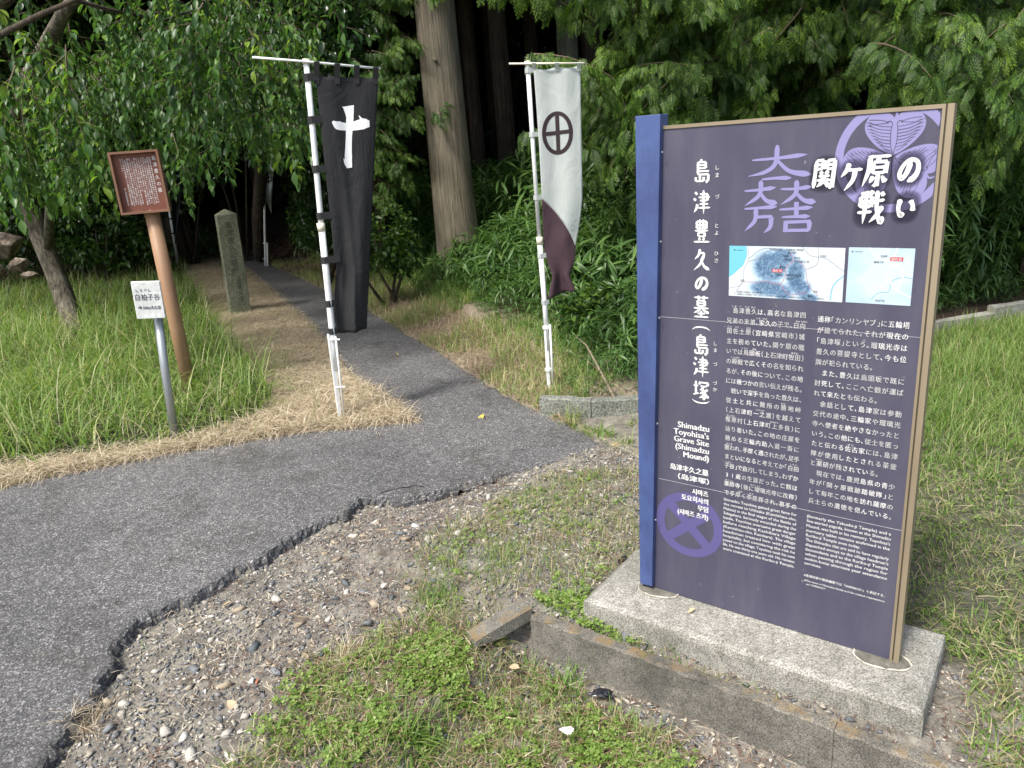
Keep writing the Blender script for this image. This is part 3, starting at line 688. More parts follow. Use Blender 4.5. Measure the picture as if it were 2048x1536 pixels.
# hollyhock crest: ring and three heart leaves with engraved veins
C0 = np.array([.618, 1.500]); parts = []
def ring2d(c, r0, r1, n=72):
    a = np.linspace(0, 2*np.pi, n, endpoint=False); V = np.concatenate([np.stack([c[0] + r*np.cos(a), c[1] + r*np.sin(a)], 1) for r in (r0, r1)])
    T = []
    for k in range(n): j = (k+1) % n; T += [(k, j, n+j), (k, n+j, n+k)]
    return V, np.array(T)
parts.append(ring2d(C0, .107, .126))
leaf_veins = []
for ang in (0, 120, 240):
    R2 = np.array([[math.cos(rad(ang)), -math.sin(rad(ang))], [math.sin(rad(ang)), math.cos(rad(ang))]])
    half = [(0, .083), (.012, .095), (.032, .101), (.053, .093), (.063, .074), (.059, .053), (.041, .030), (.018, .012), (0, .003)]
    for sgn in (1, -1):
        h = catmull([(sgn*x, y) for x, y in half], 4); Vh = np.array([(0, .05)] + list(h)); parts.append(((Vh @ R2.T) + C0, np.array([(0, k, k+1) for k in range(1, len(Vh)-1)])))
        for i in range(10):       # veins fan from beside the midrib outwards
            y0 = .014 + i * .0074; x1 = .066 * math.sin(min(1, (y0 + .012) / .075) * 1.45); 
            pv = [(sgn*.006, y0), (sgn*x1*.5, y0 + .004), (sgn*x1*.82, y0 + .013)]
            if y0 > .070: pv = [(sgn*.012, .076), (sgn*.03, .074 + (i-8)*.008), (sgn*.055, .073 + (i-8)*.011)]
            leaf_veins.append(stroke([R2 @ np.array(p) + C0 for p in pv], .0011, 'flat'))
            if y0 <= .070:
                e = pv[-1]; leaf_veins.append(stroke([R2 @ np.array(p) + C0 for p in ((e[0]*.9, e[1]-.003), (e[0]*1.13, e[1]+.0005))], .0010, 'flat'))
        leaf_veins.append(stroke([R2 @ np.array(p) + C0 for p in ((0, .004), (sgn*.006, .03), (sgn*.007, .058), (sgn*.005, .074), (sgn*.012, .079), (sgn*.016, .074))], .0013, 'flat'))
    parts.append(stroke([R2 @ np.array(p) + C0 for p in ((0, .083), (.003, .094), (-.006, .103))], .005, 'taper'))
lay(parts, bmap, 'hollyhock_crest', M_CREST, board, .0004)
M_VEIN = flat('panel_coloured_line', srgb(74, 72, 90), .5, .02)
lay(leaf_veins, bmap, 'crest_veins', M_VEIN, board, .0007)
# ringed diagonal cross
C1 = (.119, .418); parts = [ring2d(C1, .082, .110)]
for a in (rad(40), rad(-45)):
    d_ = np.array([math.cos(a), math.sin(a)]) * .09; parts.append(stroke([np.array(C1) - d_, np.array(C1) + d_], .031, 'flat'))
def bmap2(V, off): V = np.array(V); V[:, 0] = np.maximum(V[:, 0], .002); return bmap(V, off)
lay(parts, bmap2, 'ringed_cross_crest', M_CREST2, board, .0004)

COL1 = ['　島津豊久は、高名な島津四', '兄弟の末弟、家久の子で、日向', '国佐土原（宮崎県宮崎市）城', '主を務めていた。関ケ原の戦', 'いでは烏頭坂（上石津町牧田）', 'の殿戦で広くその名を知られ', 'るが、その後について、この地', 'には幾つかの言い伝えが残る。',
 '　戦いで深手を負った豊久は、', '従士と共に難所の勝地峠', '（上石津町一之瀬）を越えて', '樫原村（上石津町上多良）に', '辿り着いた。この地の庄屋を', '務める三輪内助入道一斎に', '匿われ、手厚く遇されたが、足手', 'まといになると考えてか「白拍', '子谷」で自刃してしまう。わずか', '31歳の生涯だった。亡骸は', '薬師寺（後に瑠璃光寺に改称）', 'で手厚く荼毘葬され、裏手の']
COL2 = ['通称「カンリンヤブ」に五輪塔', 'が建てられた。それが現在の', '「島津塚」という。瑠璃光寺は', '豊久の菩提寺として、今も位', '牌が祀られている。', '　また、豊久は烏頭坂で既に', '討死して、ここへ亡骸が運ば', 'れて来たとも伝わる。', '　余話として、島津家は参勤', '交代の途中、三輪家や瑠璃光', '寺へ使者を絶やさなかったと', 'いう。この他にも、従士を匿っ', 'たと伝わる佐古家には、島津', '隊が使用したとされる茶釜', 'と薬研が残されている。', '　現在では、鹿児島県の青少', '年が「関ヶ原戦跡踏破隊」と', 'して毎年この地を訪れ薩摩の', '兵士らの遺徳を偲んでいる。']
def jline(s, x0, x1, yc, size, full, bold=.012):
    out = []; n = len(s); wch = [(.55 if c in '、。（）「」' else 1) for c in s]; tot = sum(wch); unit = (x1 - x0) / tot if full else (x1 - x0) / 13
    x = x0
    for c, wc in zip(s, wch):
        if c != '　':
            V, T = text_mesh(c, bold, 2); k = wc * unit
            if c in '、。': cx = x + size * .18; 
            elif c in '（「': cx = x + k - size * .25
            elif c in '）」': cx = x + size * .25
            else: cx = x + k / 2
            mid = (V[:, 0].max() + V[:, 0].min()) / 2
            out.append((np.stack([cx + (V[:, 0] - mid) * size * .88, yc + (V[:, 1] - .37) * size], 1), T))
        x += wc * unit
    return out
parts = []
for i, s_ in enumerate(COL1): parts += jline(s_, .231, .444, 1.113 - i * .02915, .0178, len(s_) > 10, .018)
for i, s_ in enumerate(COL2): parts += jline(s_, .472, .687, 1.106 - i * .0287, .0178, len(s_) > 11, .018)
lay(parts, bmap, 'body_lettering', M_PRINT, board, .0012, .00022, 'stuff')
parts = []
for s_, u, i in (('しま', .247, 0), ('づ', .266, 0), ('とよ', .282, 0), ('ひさ', .299, 0), ('いえ', .314, 1), ('ひさ', .331, 1), ('ひゅうがの', .418, 1), ('くに', .235, 2), ('さど', .256, 2), ('はら', .288, 2), ('うとう', .275, 4), ('ざか', .305, 4), ('まきた', .41, 4), ('しんがり', .247, 5),
                 ('かち', .388, 9), ('いちのせ', .32, 10), ('かしはら', .236, 11), ('かみたら', .36, 11), ('かくま', .236, 14), ('しらべ', .42, 15), ('しだに', .235, 16), ('やくしじ', .235, 18), ('るりこうじ', .31, 18), ('だび', .275, 19), ('そう', .307, 19)):
    parts += line2d(s_, u, u + .0058 * len(s_), 1.113 - i * .02915 + .0095, .0056, .02)
parts += line2d('さこ', .565, .58, 1.106 - 12 * .0287 + .0095, .0056, .02); parts += line2d('やげん', .487, .505, 1.106 - 14 * .0287 + .0095, .0056, .02)
lay(parts, bmap, 'reading_aid_lettering', M_PRINT, board, .0012, .00012, 'stuff')
EN1 = ["Shimadzu Toyohisa gained great fame for", "the retreat to Utōzaka (Kamiishizu-cho,", "Makita) in the final stages of the Battle of", "Sekigahara. Seriously wounded during the", "battle, Toyohisa overcame great danger", "before reaching Kashibara Village", "(Kamiishizu-cho, Kamitara). The village", "headsman treated him with great", "hospitality, but considering the risk he", "posed on the village, Toyohisa took his own", "life. He was thirty-one years old. His remains", "were cremated at the Ruriko-ji Temple,"]
EN2 = ["(formerly the Yakushi-ji Temple) and a", "five-storied pagoda, known as the Shimadzu", "Mound, was built in his memory. Toyohisa's", "mortuary tablet remains enshrined in the", "Ruriko-ji Temple even today.", "The Shimadzu clan are said to have regularly", "dispatched envoys to the village headman's", "descendants and to the Ruriko-ji Temple", "when passing through the region for", "sankin-kotai alternate year attendance", "services."]
parts = []
for i, s_ in enumerate(EN1): parts += line2d(s_, .231, .444, .531 - i * .01512, .0128, .014)
for i, s_ in enumerate(EN2): 
    full = len(s_) > 30; parts += line2d(s_, .472, .687 if full else .472 + .0051 * len(s_), .536 - i * .01500, .0128, .014)
parts += line2d('※島津宗家や関係機関では「SHIMADZU」と表記する。', .472, .686, .347, .0098, .014)
parts += line2d('※The head of Shimadzu family and the related organizations', .474, .686, .331, .0085, .012)
parts += line2d('use "SHIMADZU"', .480, .533, .320, .0085, .012)
lay(parts, bmap, 'english_lettering', M_PRINT, board, .0012, .00012, 'stuff')
parts = []
for i, s_ in enumerate(("Shimadzu", "Toyohisa's", "Grave Site", "(Shimadzu", "Mound)")): parts += line2d(s_, 0, .183, .742 - i * .0238, .0265, .022, False, True)
parts += line2d('岛津丰久之墓', .060, .182, .600, .022, .018); parts += line2d('（岛津塚）', .085, .184, .572, .021, .018)
for i, (s_, x) in enumerate((('시마즈', .131), ('토요히사의', .096), ('무덤', .149), ('(시마즈 츠카)', .083))): parts += line2d(s_, x, .182, .530 - i * .0262, .0215, .018)
lay(parts, bmap, 'side_title_lettering', M_PRINT, board, .0012, .0009, 'stuff')
# maps
def mapmat(name, hills):
    m, nt, b = newmat(name); tc = nt.nodes.new('ShaderNodeTexCoord')
    n = noise(nt, 75, 8, .66, dist=2.2); big = noise(nt, 12, 2, .5)
    if hills:
        sp = nt.nodes.new('ShaderNodeAttribute'); sp.attribute_name = 'hill'
        ma = nt.nodes.new('ShaderNodeMath'); ma.operation = 'MULTIPLY'; nt.links.new(n.outputs[0], ma.inputs[0]); nt.links.new(sp.outputs['Fac'], ma.inputs[1])
        r = ramp(nt, [(.0, (.56, .63, .67)), (.2, (.42, .54, .64)), (.36, (.20, .32, .46)), (.55, (.07, .14, .24))]); nt.links.new(ma.outputs[0], r.inputs[0])
    else:
        r = ramp(nt, [(.42, (.50, .60, .67)), (.5, (.44, .57, .65)), (.7, (.38, .53, .64))]); nt.links.new(big.outputs[0], r.inputs[0])
    nt.links.new(r.outputs[0], b.inputs['Base Color']); b.inputs['Roughness'].default_value = .4; return m
def mapsheet(u0, u1, v0, v1, mat, nm, hills):
    NX, NY = 60, 30; xs = np.linspace(0, 1, NX); ys = np.linspace(0, 1, NY); X, Y = np.meshgrid(xs, ys); X = X.ravel(); Y = Y.ravel()
    V = bmap(np.stack([u0 + X * (u1-u0), v0 + Y * (v1-v0)], 1), .0008); i, j = np.meshgrid(np.arange(NX-1), np.arange(NY-1)); a = (j*NX+i).ravel()
    me = mesh_np(nm, V, np.stack([a, a+1, a+NX+1, a+NX], 1), mat)
    if hills:
        h = np.zeros(len(X))
        for cx, cy, rx, ry in ((.38, .62, .2, .38), (.36, .2, .2, .2), (.48, .8, .14, .2), (.60, .45, .10, .42), (.66, .22, .10, .2), (.72, .04, .1, .12), (.5, .12, .1, .2)):
            h = np.maximum(h, 1 - ((X-cx)/rx)**2 - ((Y-cy)/ry)**2)
        h = np.clip(h * 1.4, 0, 1)
        me.attributes.new('hill', 'FLOAT', 'POINT').data.foreach_set('value', h.astype(np.float32))
    return put(nm, me, board)
A1 = (.236, .529, 1.153, 1.289); A2 = (.537, .683, 1.154, 1.291)
mapsheet(*A1, mapmat('map_print', True), 'large_map', True); mapsheet(*A2, mapmat('map_print_pale', False), 'small_map', False)
def m1(x, y): return (A1[0] + x * (A1[1]-A1[0]), A1[3] - y * (A1[3]-A1[2]))
def m2(x, y): return (A2[0] + x * (A2[1]-A2[0]), A2[3] - y * (A2[3]-A2[2]))
lk = [m1(0, 0), m1(.155, 0), m1(.165, .1), m1(.16, .22), m1(.13, .38), m1(.07, .50), m1(.03, .58), m1(0, .62)]
lay([(np.array(lk), np.array([(0, k, k+1) for k in range(1, 7)]))], bmap, 'map_lake', flat('map_cyan', (.15, .48, .58), .4, .02), board, .0011)
gry = [stroke([m1(*p) for p in q], .0011, 'flat') for q in ([(.17, 0), (.18, .25), (.14, .45), (.12, .75), (0, .85)], [(.13, .7), (.05, .98)], [(.18, .25), (.3, .05), (.45, .04)], [(.65, .0), (.72, .15), (.85, .2), (.95, .35), (1, .42)], [(.78, 0), (.78, .3), (.68, .42)], [(.18, .3), (.28, .22), (.35, .08)])]
lay(gry, bmap, 'map_roads', flat('map_grey', (.26, .26, .30), .4), board, .0012)
rd = [stroke([m1(*p) for p in q], .0013, 'flat') for q in ([(.12, .70), (.27, .70), (.35, .67), (.42, .72), (.48, .70), (.51, .55), (.52, .38), (.58, .25), (.55, .12)], [(.47, .72), (.55, .9), (.65, .88), (.70, .85)], [(.62, .25), (.68, .4), (.70, .6), (.72, .72), (.76, .82), (.8, .9)])]
lay(rd, bmap, 'map_routes', flat('map_rose', (.46, .20, .24), .4), board, .0012)
wr = [stroke([m2(*p) for p in q], .0028, 'flat') for q in ([(.32, 0), (.45, .18), (.72, .27), (.62, .40), (.66, .56), (.80, .75), (1, .85)], [(.74, 0), (.70, .27), (.85, .42), (.80, .7)], [(.34, .72), (.52, .70), (.66, .56)])]
lay(wr, bmap, 'map_roads', M_PRINT, board, .0012)
rv = [stroke([m1(*p) for p in ((1, .5), (.92, .7), (.9, .98))], .003, 'flat'), stroke([m2(*p) for p in ((.4, .92), (.5, .8), (.66, .76), (.7, .58), (.85, .5), (1, .52))], .0015, 'flat')]
lay(rv, bmap, 'map_rivers', flat('map_river', (.20, .45, .58), .4), board, .0011)
def rect(c, w_, h_): x, y = c; return (np.array([(x-w_/2, y-h_/2), (x+w_/2, y-h_/2), (x+w_/2, y+h_/2), (x-w_/2, y+h_/2)]), np.array([(0, 1, 2), (0, 2, 3)]))
lay([rect(m1(.44, .46), .027, .0085), rect(m2(.74, .19), .028, .009)], bmap, 'map_marker', flat('map_red', (.50, .02, .04), .4), board, .0014)
lay(line2d('現在地', m1(.40, 0)[0], m1(.48, 0)[0], m1(0, .485)[1], .0085, .02) + line2d('現在地', m2(.66, 0)[0], m2(.82, 0)[0], m2(0, .22)[1], .009, .02), bmap, 'marker_lettering', M_PRINT, board, .0017)
parts = []
for s_, x0, x1, y, sz in (('島津義弘陣跡 ～ 家康最後の陣地跡', .37, .66, .07, .006), ('関ケ原駅', .53, .60, .12, .006), ('烏頭坂', .49, .54, .19, .006), ('牧田上野', .50, .565, .255, .006), ('勝光寺', .585, .635, .22, .006), ('長寿院盛淳の墓', .585, .71, .285, .006), ('勝地峠', .46, .51, .40, .006), ('堺峠村', .44, .49, .56, .006), ('瑠璃光寺・島津塚', .52, .65, .55, .006), ('白拍子谷', .52, .58, .61, .006), ('大垣城', .80, .85, .17, .006), ('高宮', .11, .145, .69, .006), ('桑野', .76, .795, .84, .006), ('鞍掛峠', .71, .76, .93, .006), ('島津義弘の撤退路は、伊勢街道を南下し', .08, .33, .92, .0052), ('（勝地峠から五僧越えで近江へ抜けた。水口を経て五条から大坂へ、三輪野峠を越えて伊勢に至ったとも諸説ある。', .08, .86, .97, .0052)):
    parts += line2d(s_, m1(x0, 0)[0], m1(x1, 0)[0], m1(0, y)[1], sz, .02)
for s_, x0, x1, y in (('島津塚', .50, .60, .16), ('瑠璃光寺', .40, .55, .265), ('白拍子谷', .47, .61, .95)): parts += line2d(s_, m2(x0, 0)[0], m2(x1, 0)[0], m2(0, y)[1], .006, .02)
for f_, c in ((m1, (.05, .08)), (m2, (.06, .07))): x, y = f_(*c); parts.append(rect((x + .015, y), .018, .0008)); parts.append(rect((x, y), .003, .003))
lay(parts, bmap, 'map_lettering', flat('black_print', (.03, .03, .03), .5), board, .0017, 0, 'stuff')

# ------------------------------------------------------------------ banners
def cloth_mat(name, c1, c2, trans=.0, bs=.5):
    m, nt, b = newmat(name); n = noise(nt, 3, 5); r = ramp(nt, [(.3, c1), (.7, c2)]); nt.links.new(n.outputs[0], r.inputs[0]); nt.links.new(r.outputs[0], b.inputs['Base Color']); b.inputs['Roughness'].default_value = .85; b.inputs['Specular IOR Level'].default_value = .25
    wr = noise(nt, 7, 6, .62, stretch=(1, 1, .45), dist=1.5); bump(nt, b, wr.outputs[0], bs, .03)
    if trans:
        t = nt.nodes.new('ShaderNodeBsdfTranslucent'); nt.links.new(r.outputs[0], t.inputs[0]); ms = nt.nodes.new('ShaderNodeMixShader'); ms.inputs[0].default_value = trans
        nt.links.new(b.outputs[0], ms.inputs[1]); nt.links.new(t.outputs[0], ms.inputs[2]); nt.links.new(ms.outputs[0], nt.nodes['Material Output'].inputs[0])
    return m
M_BLACKC = cloth_mat('black_cloth', (.018, .019, .021), (.027, .028, .030))
M_WHITEC = cloth_mat('white_cloth', (.50, .55, .53), (.58, .62, .60), .25, .35)
M_BROWNC = cloth_mat('brown_cloth', srgb(66, 50, 58)[:3], srgb(76, 60, 66)[:3], .1)
M_RINGC = flat('dark_brown_print', srgb(42, 28, 34), .8)
M_STRAP = flat('black_strap', (.02, .02, .022), .8)
def plane_of(base):
    p0 = np.array(base, float); n = np.array([p0[0], p0[1], 0]); return p0, n / np.linalg.norm(n)
def interp_edge(E, y): ys = [p[1] for p in E]; xs = [p[0] for p in E]; return np.interp(y, ys, xs)
class Cloth:
    def __init__(s, base, L, R, fold):
        s.p0, s.n = plane_of(base); s.L, s.R, s.fold = L, R, fold
    def P(s, x, y, off=0):
        lx, rx = interp_edge(s.L, y), interp_edge(s.R, y); u = (x - lx) / max(1, rx - lx); y0, y1 = s.L[0][1], s.L[-1][1]; v = (y - y0) / (y1 - y0)
        return onplane(x, y, s.p0, s.n) - s.n * (off + s.fold(u, v))
    def mapf(s, V, off): return np.array([s.P(x, y, o) for (x, y), o in zip(V, np.broadcast_to(off, len(V)))])
    def sheet(s, yt, yb, mat, name, parent, NU=28, NV=60, thick=.0016):
        V = []; T = []
        for j in range(NV + 1):
            for i in range(NU + 1):
                u = i / NU; a, b = yt(u), yb(u); y = a + (b - a) * j / NV; lx, rx = interp_edge(s.L, y), interp_edge(s.R, y); V.append(s.P(lx + (rx - lx) * u, y))
        for j in range(NV):
            for i in range(NU): a = j * (NU+1) + i; T.append((a, a+1, a+NU+2, a+NU+1))
        o = put(name, mesh_np(name, V, T, mat, True), parent); md = o.modifiers.new('s', 'SOLIDIFY'); md.thickness = thick; return o
def loop_band(cl, pole_pt, cloth_pt, h, mat, parent, r, name='strap'):
    """band round the pole and back to the cloth edge"""
    m = MB(); a = np.array(pole_pt); b = np.array(cloth_pt); d = b - a; d[2] = 0; L = np.linalg.norm(d); d /= L; f = -cl.n
    ring = [a + d * L + f * .004, a + f * (r + .002)] + [a + (-d * math.sin(t) + f * math.cos(t)) * (r + .002) for t in (.8, 1.57, 2.3)] + [a - f * (r + .002), a + d * L - f * .003]
    V = []
    for p in ring: V += [p + [0, 0, h/2], p - [0, 0, h/2]]
    m.add(V, [(2*k, 2*k+1, 2*k+3, 2*k+2) for k in range(len(ring) - 1)]); o = m.put(name, mat, parent)
    md = o.modifiers.new('s', 'SOLIDIFY'); md.thickness = .0014; return o
def pole_on(cl, pts): return [onplane(x, y, cl.p0, cl.n) for x, y in pts]

# black banner with white cross
b1 = gr(680, 842); f1 = empty('black_banner', b1, 'black cloth banner with a white brushed cross on a white pole beside the asphalt path', 'banner')
def fold1(u, v):
    base = .012 * math.sin(u * 9 + v * 2.0) * (0.4 + v) + .018 * math.sin(u * 4.2 - 2.6 * v + .8) * v
    base += .03 * math.exp(-((u - .22 - .38 * v) / .1) ** 2) * v
    base -= .05 * math.exp(-(u / .13) ** 2) * sst(.68, .85, v) * .9
    return base
L1 = [(631, 150), (640, 235), (650, 335), (660, 428), (667, 500), (674, 540), (671, 575), (668, 610), (669, 640), (675, 669)]
R1 = [(757, 150), (752, 240), (748, 335), (744, 430), (740, 500), (738, 560), (736, 600), (735, 625), (734, 645), (733, 669)]
c1 = Cloth(b1, L1, R1, fold1)
c1.sheet(lambda u: 150 + 5 * u + 3 * math.sin(u * math.pi * 3) ** 2, lambda u: 669 - 11 * u + 1.5 * math.sin(6 * u), M_BLACKC, 'cloth', f1)
zf = lambda x, y: (480 + x / 1.994, 90 + y / 1.994)
g1 = [stroke([zf(*p) for p in ((432, 243), (438, 285), (436, 330), (433, 400), (432, 450), (436, 490))], 15.5, [1.45, .95, .9, .78, .82, .95, .7], True, 3),
      stroke([zf(*p) for p in ((368, 306), (395, 322), (440, 326), (485, 316), (516, 314))], 16, [.25, 1.1, .95, .95, 1.2, 1.35, .8], True, 3),
      stroke([zf(*p) for p in ((474, 281), (484, 296), (502, 306))], 8, [.1, .7, 1.4], True, 2), stroke([zf(*p) for p in ((413, 452), (422, 470), (432, 482))], 8, [.1, .8, 1.2], True, 2),
      stroke([zf(*p) for p in ((408, 246), (424, 256), (440, 262))], 8, [.1, .8, 1.3], True, 2)]
lay(g1, c1.mapf, 'white_cross', flat('white_applique', (.78, .80, .80), .8, .04), f1, .003)
pole = pole_on(c1, [(612, 121), (626, 265), (640, 420), (643, 455)]); m = MB(); m.tube(pole, .0165, 14); m.put('upper_pole', M_WHITE, f1, True)
pole2 = pole_on(c1, [(643, 455), (654, 560), (665, 668), (672, 740)]); m = MB(); m.tube(pole2, .0195, 14); m.put('lower_pole', M_WHITE, f1, True)
m = MB(); m.tube(pole_on(c1, [(641, 446), (643.5, 462)]), [.024, .022], 14); m.tube(pole_on(c1, [(612, 118), (613, 128)]), [.021, .021], 14); m.put('collar', M_CREAM, f1, True)
st = pole_on(c1, [(660, 668), (681, 845)]); m = MB(); m.tube(st, [.022, .012], 4); m.put('ground_stake', M_WHITE, f1)
m = MB(); m.tube([p + [.035, -.02, 0] for p in pole_on(c1, [(661, 672), (678, 830)])], .006, 8); m.put('stake_rod', M_WHITE, f1, True)
for y in (677, 771): 
    x = 663 + (y - 677) * .115; m = MB(); m.tube([onplane(x + 6, y, c1.p0, c1.n) + [-.02, -.03, 0], onplane(x + 12, y, c1.p0, c1.n) + [.02, -.03, 0]], .006, 8); m.put('clip', M_WHITE, f1)
bar = pole_on(c1, [(505, 115.5), (612, 124), (760, 138)]); m = MB(); m.tube([p - c1.n * .02 for p in bar], .0062, 10); m.put('crossbar', M_WHITE, f1, True)
for i, x in enumerate((633, 674, 713, 751)):
    yb_ = 126 + (x - 633) * .093; m = MB(); V = []
    for dx, y, o_ in ((0, 168, .004), (0, yb_ - 1, .014), (0, yb_ - 2.5, .02), (0, yb_ - 1, .028), (0, 168, -.002)):
        V += [onplane(x - 5.5, y, c1.p0, c1.n) - c1.n * o_ - c1.n * .004, onplane(x + 5.5, y, c1.p0, c1.n) - c1.n * o_ - c1.n * .004]
    m.add(V, [(2*k, 2*k+1, 2*k+3, 2*k+2) for k in range(4)]); m.put('hanging_tab', M_STRAP, f1)
for y in (155, 240, 338, 432, 520, 607, 662):
    if y < 455: px_ = 612 + (y - 121) * .0935
    else: px_ = 643 + (y - 455) * .1
    cx = max(interp_edge(L1, y) + (10 if y < 600 else 0), px_ + 4); loop_band(c1, onplane(px_, y, c1.p0, c1.n), onplane(cx, y - 1, c1.p0, c1.n), .04, M_STRAP, f1, .0195)

# white banner with ringed cross and brown foot
b2 = gr(1098, 782); f2 = empty('white_banner', b2, 'white banner with dark ringed cross and brown diagonal foot by the low wall', 'banner')
def fold2(u, v):
    s = .008 * math.sin(u * 10 + 1) * (1 - v) + .022 * math.sin(u * 7 + v * 5) * v * v
    return s + .05 * sst(.72, 1, v) * math.sin(u * 7.5 + 1.2)
L2 = [(1067, 138), (1073, 215), (1079, 307), (1083.5, 398), (1085.5, 450), (1088, 499), (1096, 528), (1105, 552), (1100, 575), (1095, 600)]
R2_ = [(1161, 138), (1162, 215), (1163.5, 307), (1165, 398), (1160, 445), (1151, 494), (1150, 518), (1139, 552), (1146, 568), (1157, 600)]
c2 = Cloth(b2, L2, R2_, fold2)
dg_ = lambda u: 398 + 96 * (u * .75 + .25 * u * u) 
c2.sheet(lambda u: 138 - 7 * u + 3 * math.sin(u * math.pi * 2) ** 2, dg_, M_WHITEC, 'white_cloth', f2, 26, 46)
c2.sheet(dg_, lambda u: 598 - 17 * u - 4 * math.sin(u * 3.1), M_BROWNC, 'brown_cloth', f2, 26, 34)
th = np.linspace(0, 2*np.pi, 49)
gR = [stroke([(1115 + 27 * math.cos(a), 266 + 39.5 * math.sin(a)) for a in th], 8, 'flat', True, 1), stroke([(1114, 229), (1117, 304)], 8, 'flat', False, 2), stroke([(1089, 268.5), (1141, 262.5)], 8, 'flat', False, 2)]
lay(gR, c2.mapf, 'ringed_cross', M_RINGC, f2, .003)
lay([stroke([(1116, 140), (1116.5, 230)], .8, 'flat', True, 1), stroke([(1083, 382), (1164, 378)], .7, 'flat', True, 1)], c2.mapf, 'seam', flat('seam_thread', (.5, .54, .5), .8), f2, .0022)
pl = pole_on(c2, [(1055, 124), (1066, 290), (1079, 480)]); m = MB(); m.tube(pl, .0135, 12); m.put('upper_pole', M_WHITE, f2, True)
m = MB(); m.tube(pole_on(c2, [(1079, 480), (1089, 600), (1096, 700)]), .017, 12); m.put('lower_pole', M_WHITE, f2, True)
m = MB(); m.tube(pole_on(c2, [(1078.5, 474), (1080, 488)]), .021, 12); m.tube(pole_on(c2, [(1054.7, 122), (1055.4, 130)]), .018, 12); m.put('collar', M_CREAM, f2, True)
m = MB(); m.tube(pole_on(c2, [(1092, 650), (1099, 784)]), [.017, .014], 8); m.put('ground_stake', M_WHITE, f2)
m = MB(); m.tube([p + [.024, -.02, 0] for p in pole_on(c2, [(1092, 648), (1099, 776)])], .007, 8); m.put('stake_rod', M_WHITE, f2, True)
for y in (654, 738): m = MB(); x = 1092 + (y - 654) * .055; m.tube(pole_on(c2, [(x, y - 2), (x + .4, y + 3)]), .024, 10); m.put('clip', M_WHITE, f2)
m = MB(); m.tube([p - c2.n * .018 for p in pole_on(c2, [(1018, 128), (1168, 127)])], .0055, 10); m.put('crossbar', M_CREAM, f2, True)
for x in (1067, 1113, 1157):
    m = MB(); V = []
    for y, o_ in ((142, .004), (127, .013), (125, .018), (127, .026), (142, -.002)): V += [onplane(x - 3.5, y, c2.p0, c2.n) - c2.n * (o_ + .004), onplane(x + 4.5, y, c2.p0, c2.n) - c2.n * (o_ + .004)]
    m.add(V, [(2*k, 2*k+1, 2*k+3, 2*k+2) for k in range(4)]); m.put('hanging_tab', M_WHITEC, f2)
for y in (141, 269, 395, 511, 604):
    px_ = 1055 + (y - 124) * .0673 if y < 480 else 1079 + (y - 480) * .08; cx = max(interp_edge(L2, y) + 1, px_ + 7) if y < 600 else px_ + 9
    loop_band(c2, onplane(px_, y, c2.p0, c2.n), onplane(cx, y, c2.p0, c2.n), .028, M_WHITEC, f2, .017)

# far pair of banners in the shade
b3 = gr(531, 532); f3 = empty('white_banner', b3, 'small far white banner with a ringed cross beside the path in shade', 'banner')
L3 = [(529, 250), (531, 360), (531, 398), (540, 430)]; R3 = [(549, 250), (547, 340), (544, 398), (543, 432)]
c3 = Cloth(b3, L3, R3, lambda u, v: .03 * math.sin(u * 6 + v * 4))
c3.sheet(lambda u: 252, lambda u: 405 + 26 * u, M_WHITEC, 'white_cloth', f3, 10, 24)
lay([stroke([(536.5 + 6.3 * math.cos(a), 355 + 9.5 * math.sin(a)) for a in th], 2, 'flat', True, 1), stroke([(536.3, 346), (536.7, 364)], 2, 'flat', False), stroke([(530.5, 355.5), (542.5, 354)], 2, 'flat', False)], c3.mapf, 'ringed_cross', M_RINGC, f3, .02)
m = MB(); m.tube(pole_on(c3, [(526, 250), (529, 430), (531, 534)]), .017, 10); m.put('pole', M_WHITE, f3, True)
m = MB(); m.tube([p + [.035, 0, 0] for p in pole_on(c3, [(530, 486), (531, 534)])], .013, 8); m.put('ground_stake', M_WHITE, f3)
for y in (486, 517): m = MB(); m.tube(pole_on(c3, [(530, y), (530.1, y + 1.3)]), .034, 10); m.put('clip', M_WHITE, f3)
b4 = gr(358, 541); f4 = empty('black_banner', b4, 'far black banner with pale cross, half hidden behind the brown sign', 'banner')
L4 = [(341, 300), (344, 420), (349, 490)]; R4 = [(368, 300), (364, 420), (351, 490)]
c4 = Cloth(b4, L4, R4, lambda u, v: .05 * math.sin(u * 8 + v * 3))
c4.sheet(lambda u: 300, lambda u: 488, M_BLACKC, 'cloth', f4, 10, 24)
lay([stroke([(347.5, 340), (348, 360), (347, 378)], 5, [1, .8, .8, 1.1], True), stroke([(338, 353), (348, 352), (360, 352)], 4, [.7, 1, 1, 1.1], True)], c4.mapf, 'white_cross', flat('grey_applique', (.5, .52, .48), .8), f4, .03)
m = MB(); m.tube(pole_on(c4, [(322, 300), (340, 430), (358, 541)]), .02, 10); m.put('pole', M_WHITE, f4, True)
for y in (436, 465): m = MB(); m.tube(pole_on(c4, [(340.6 + (y-430)*.16, y), (341 + (y-430)*.16, y + 3)]), .026, 8); m.put('strap', M_STRAP, f4)

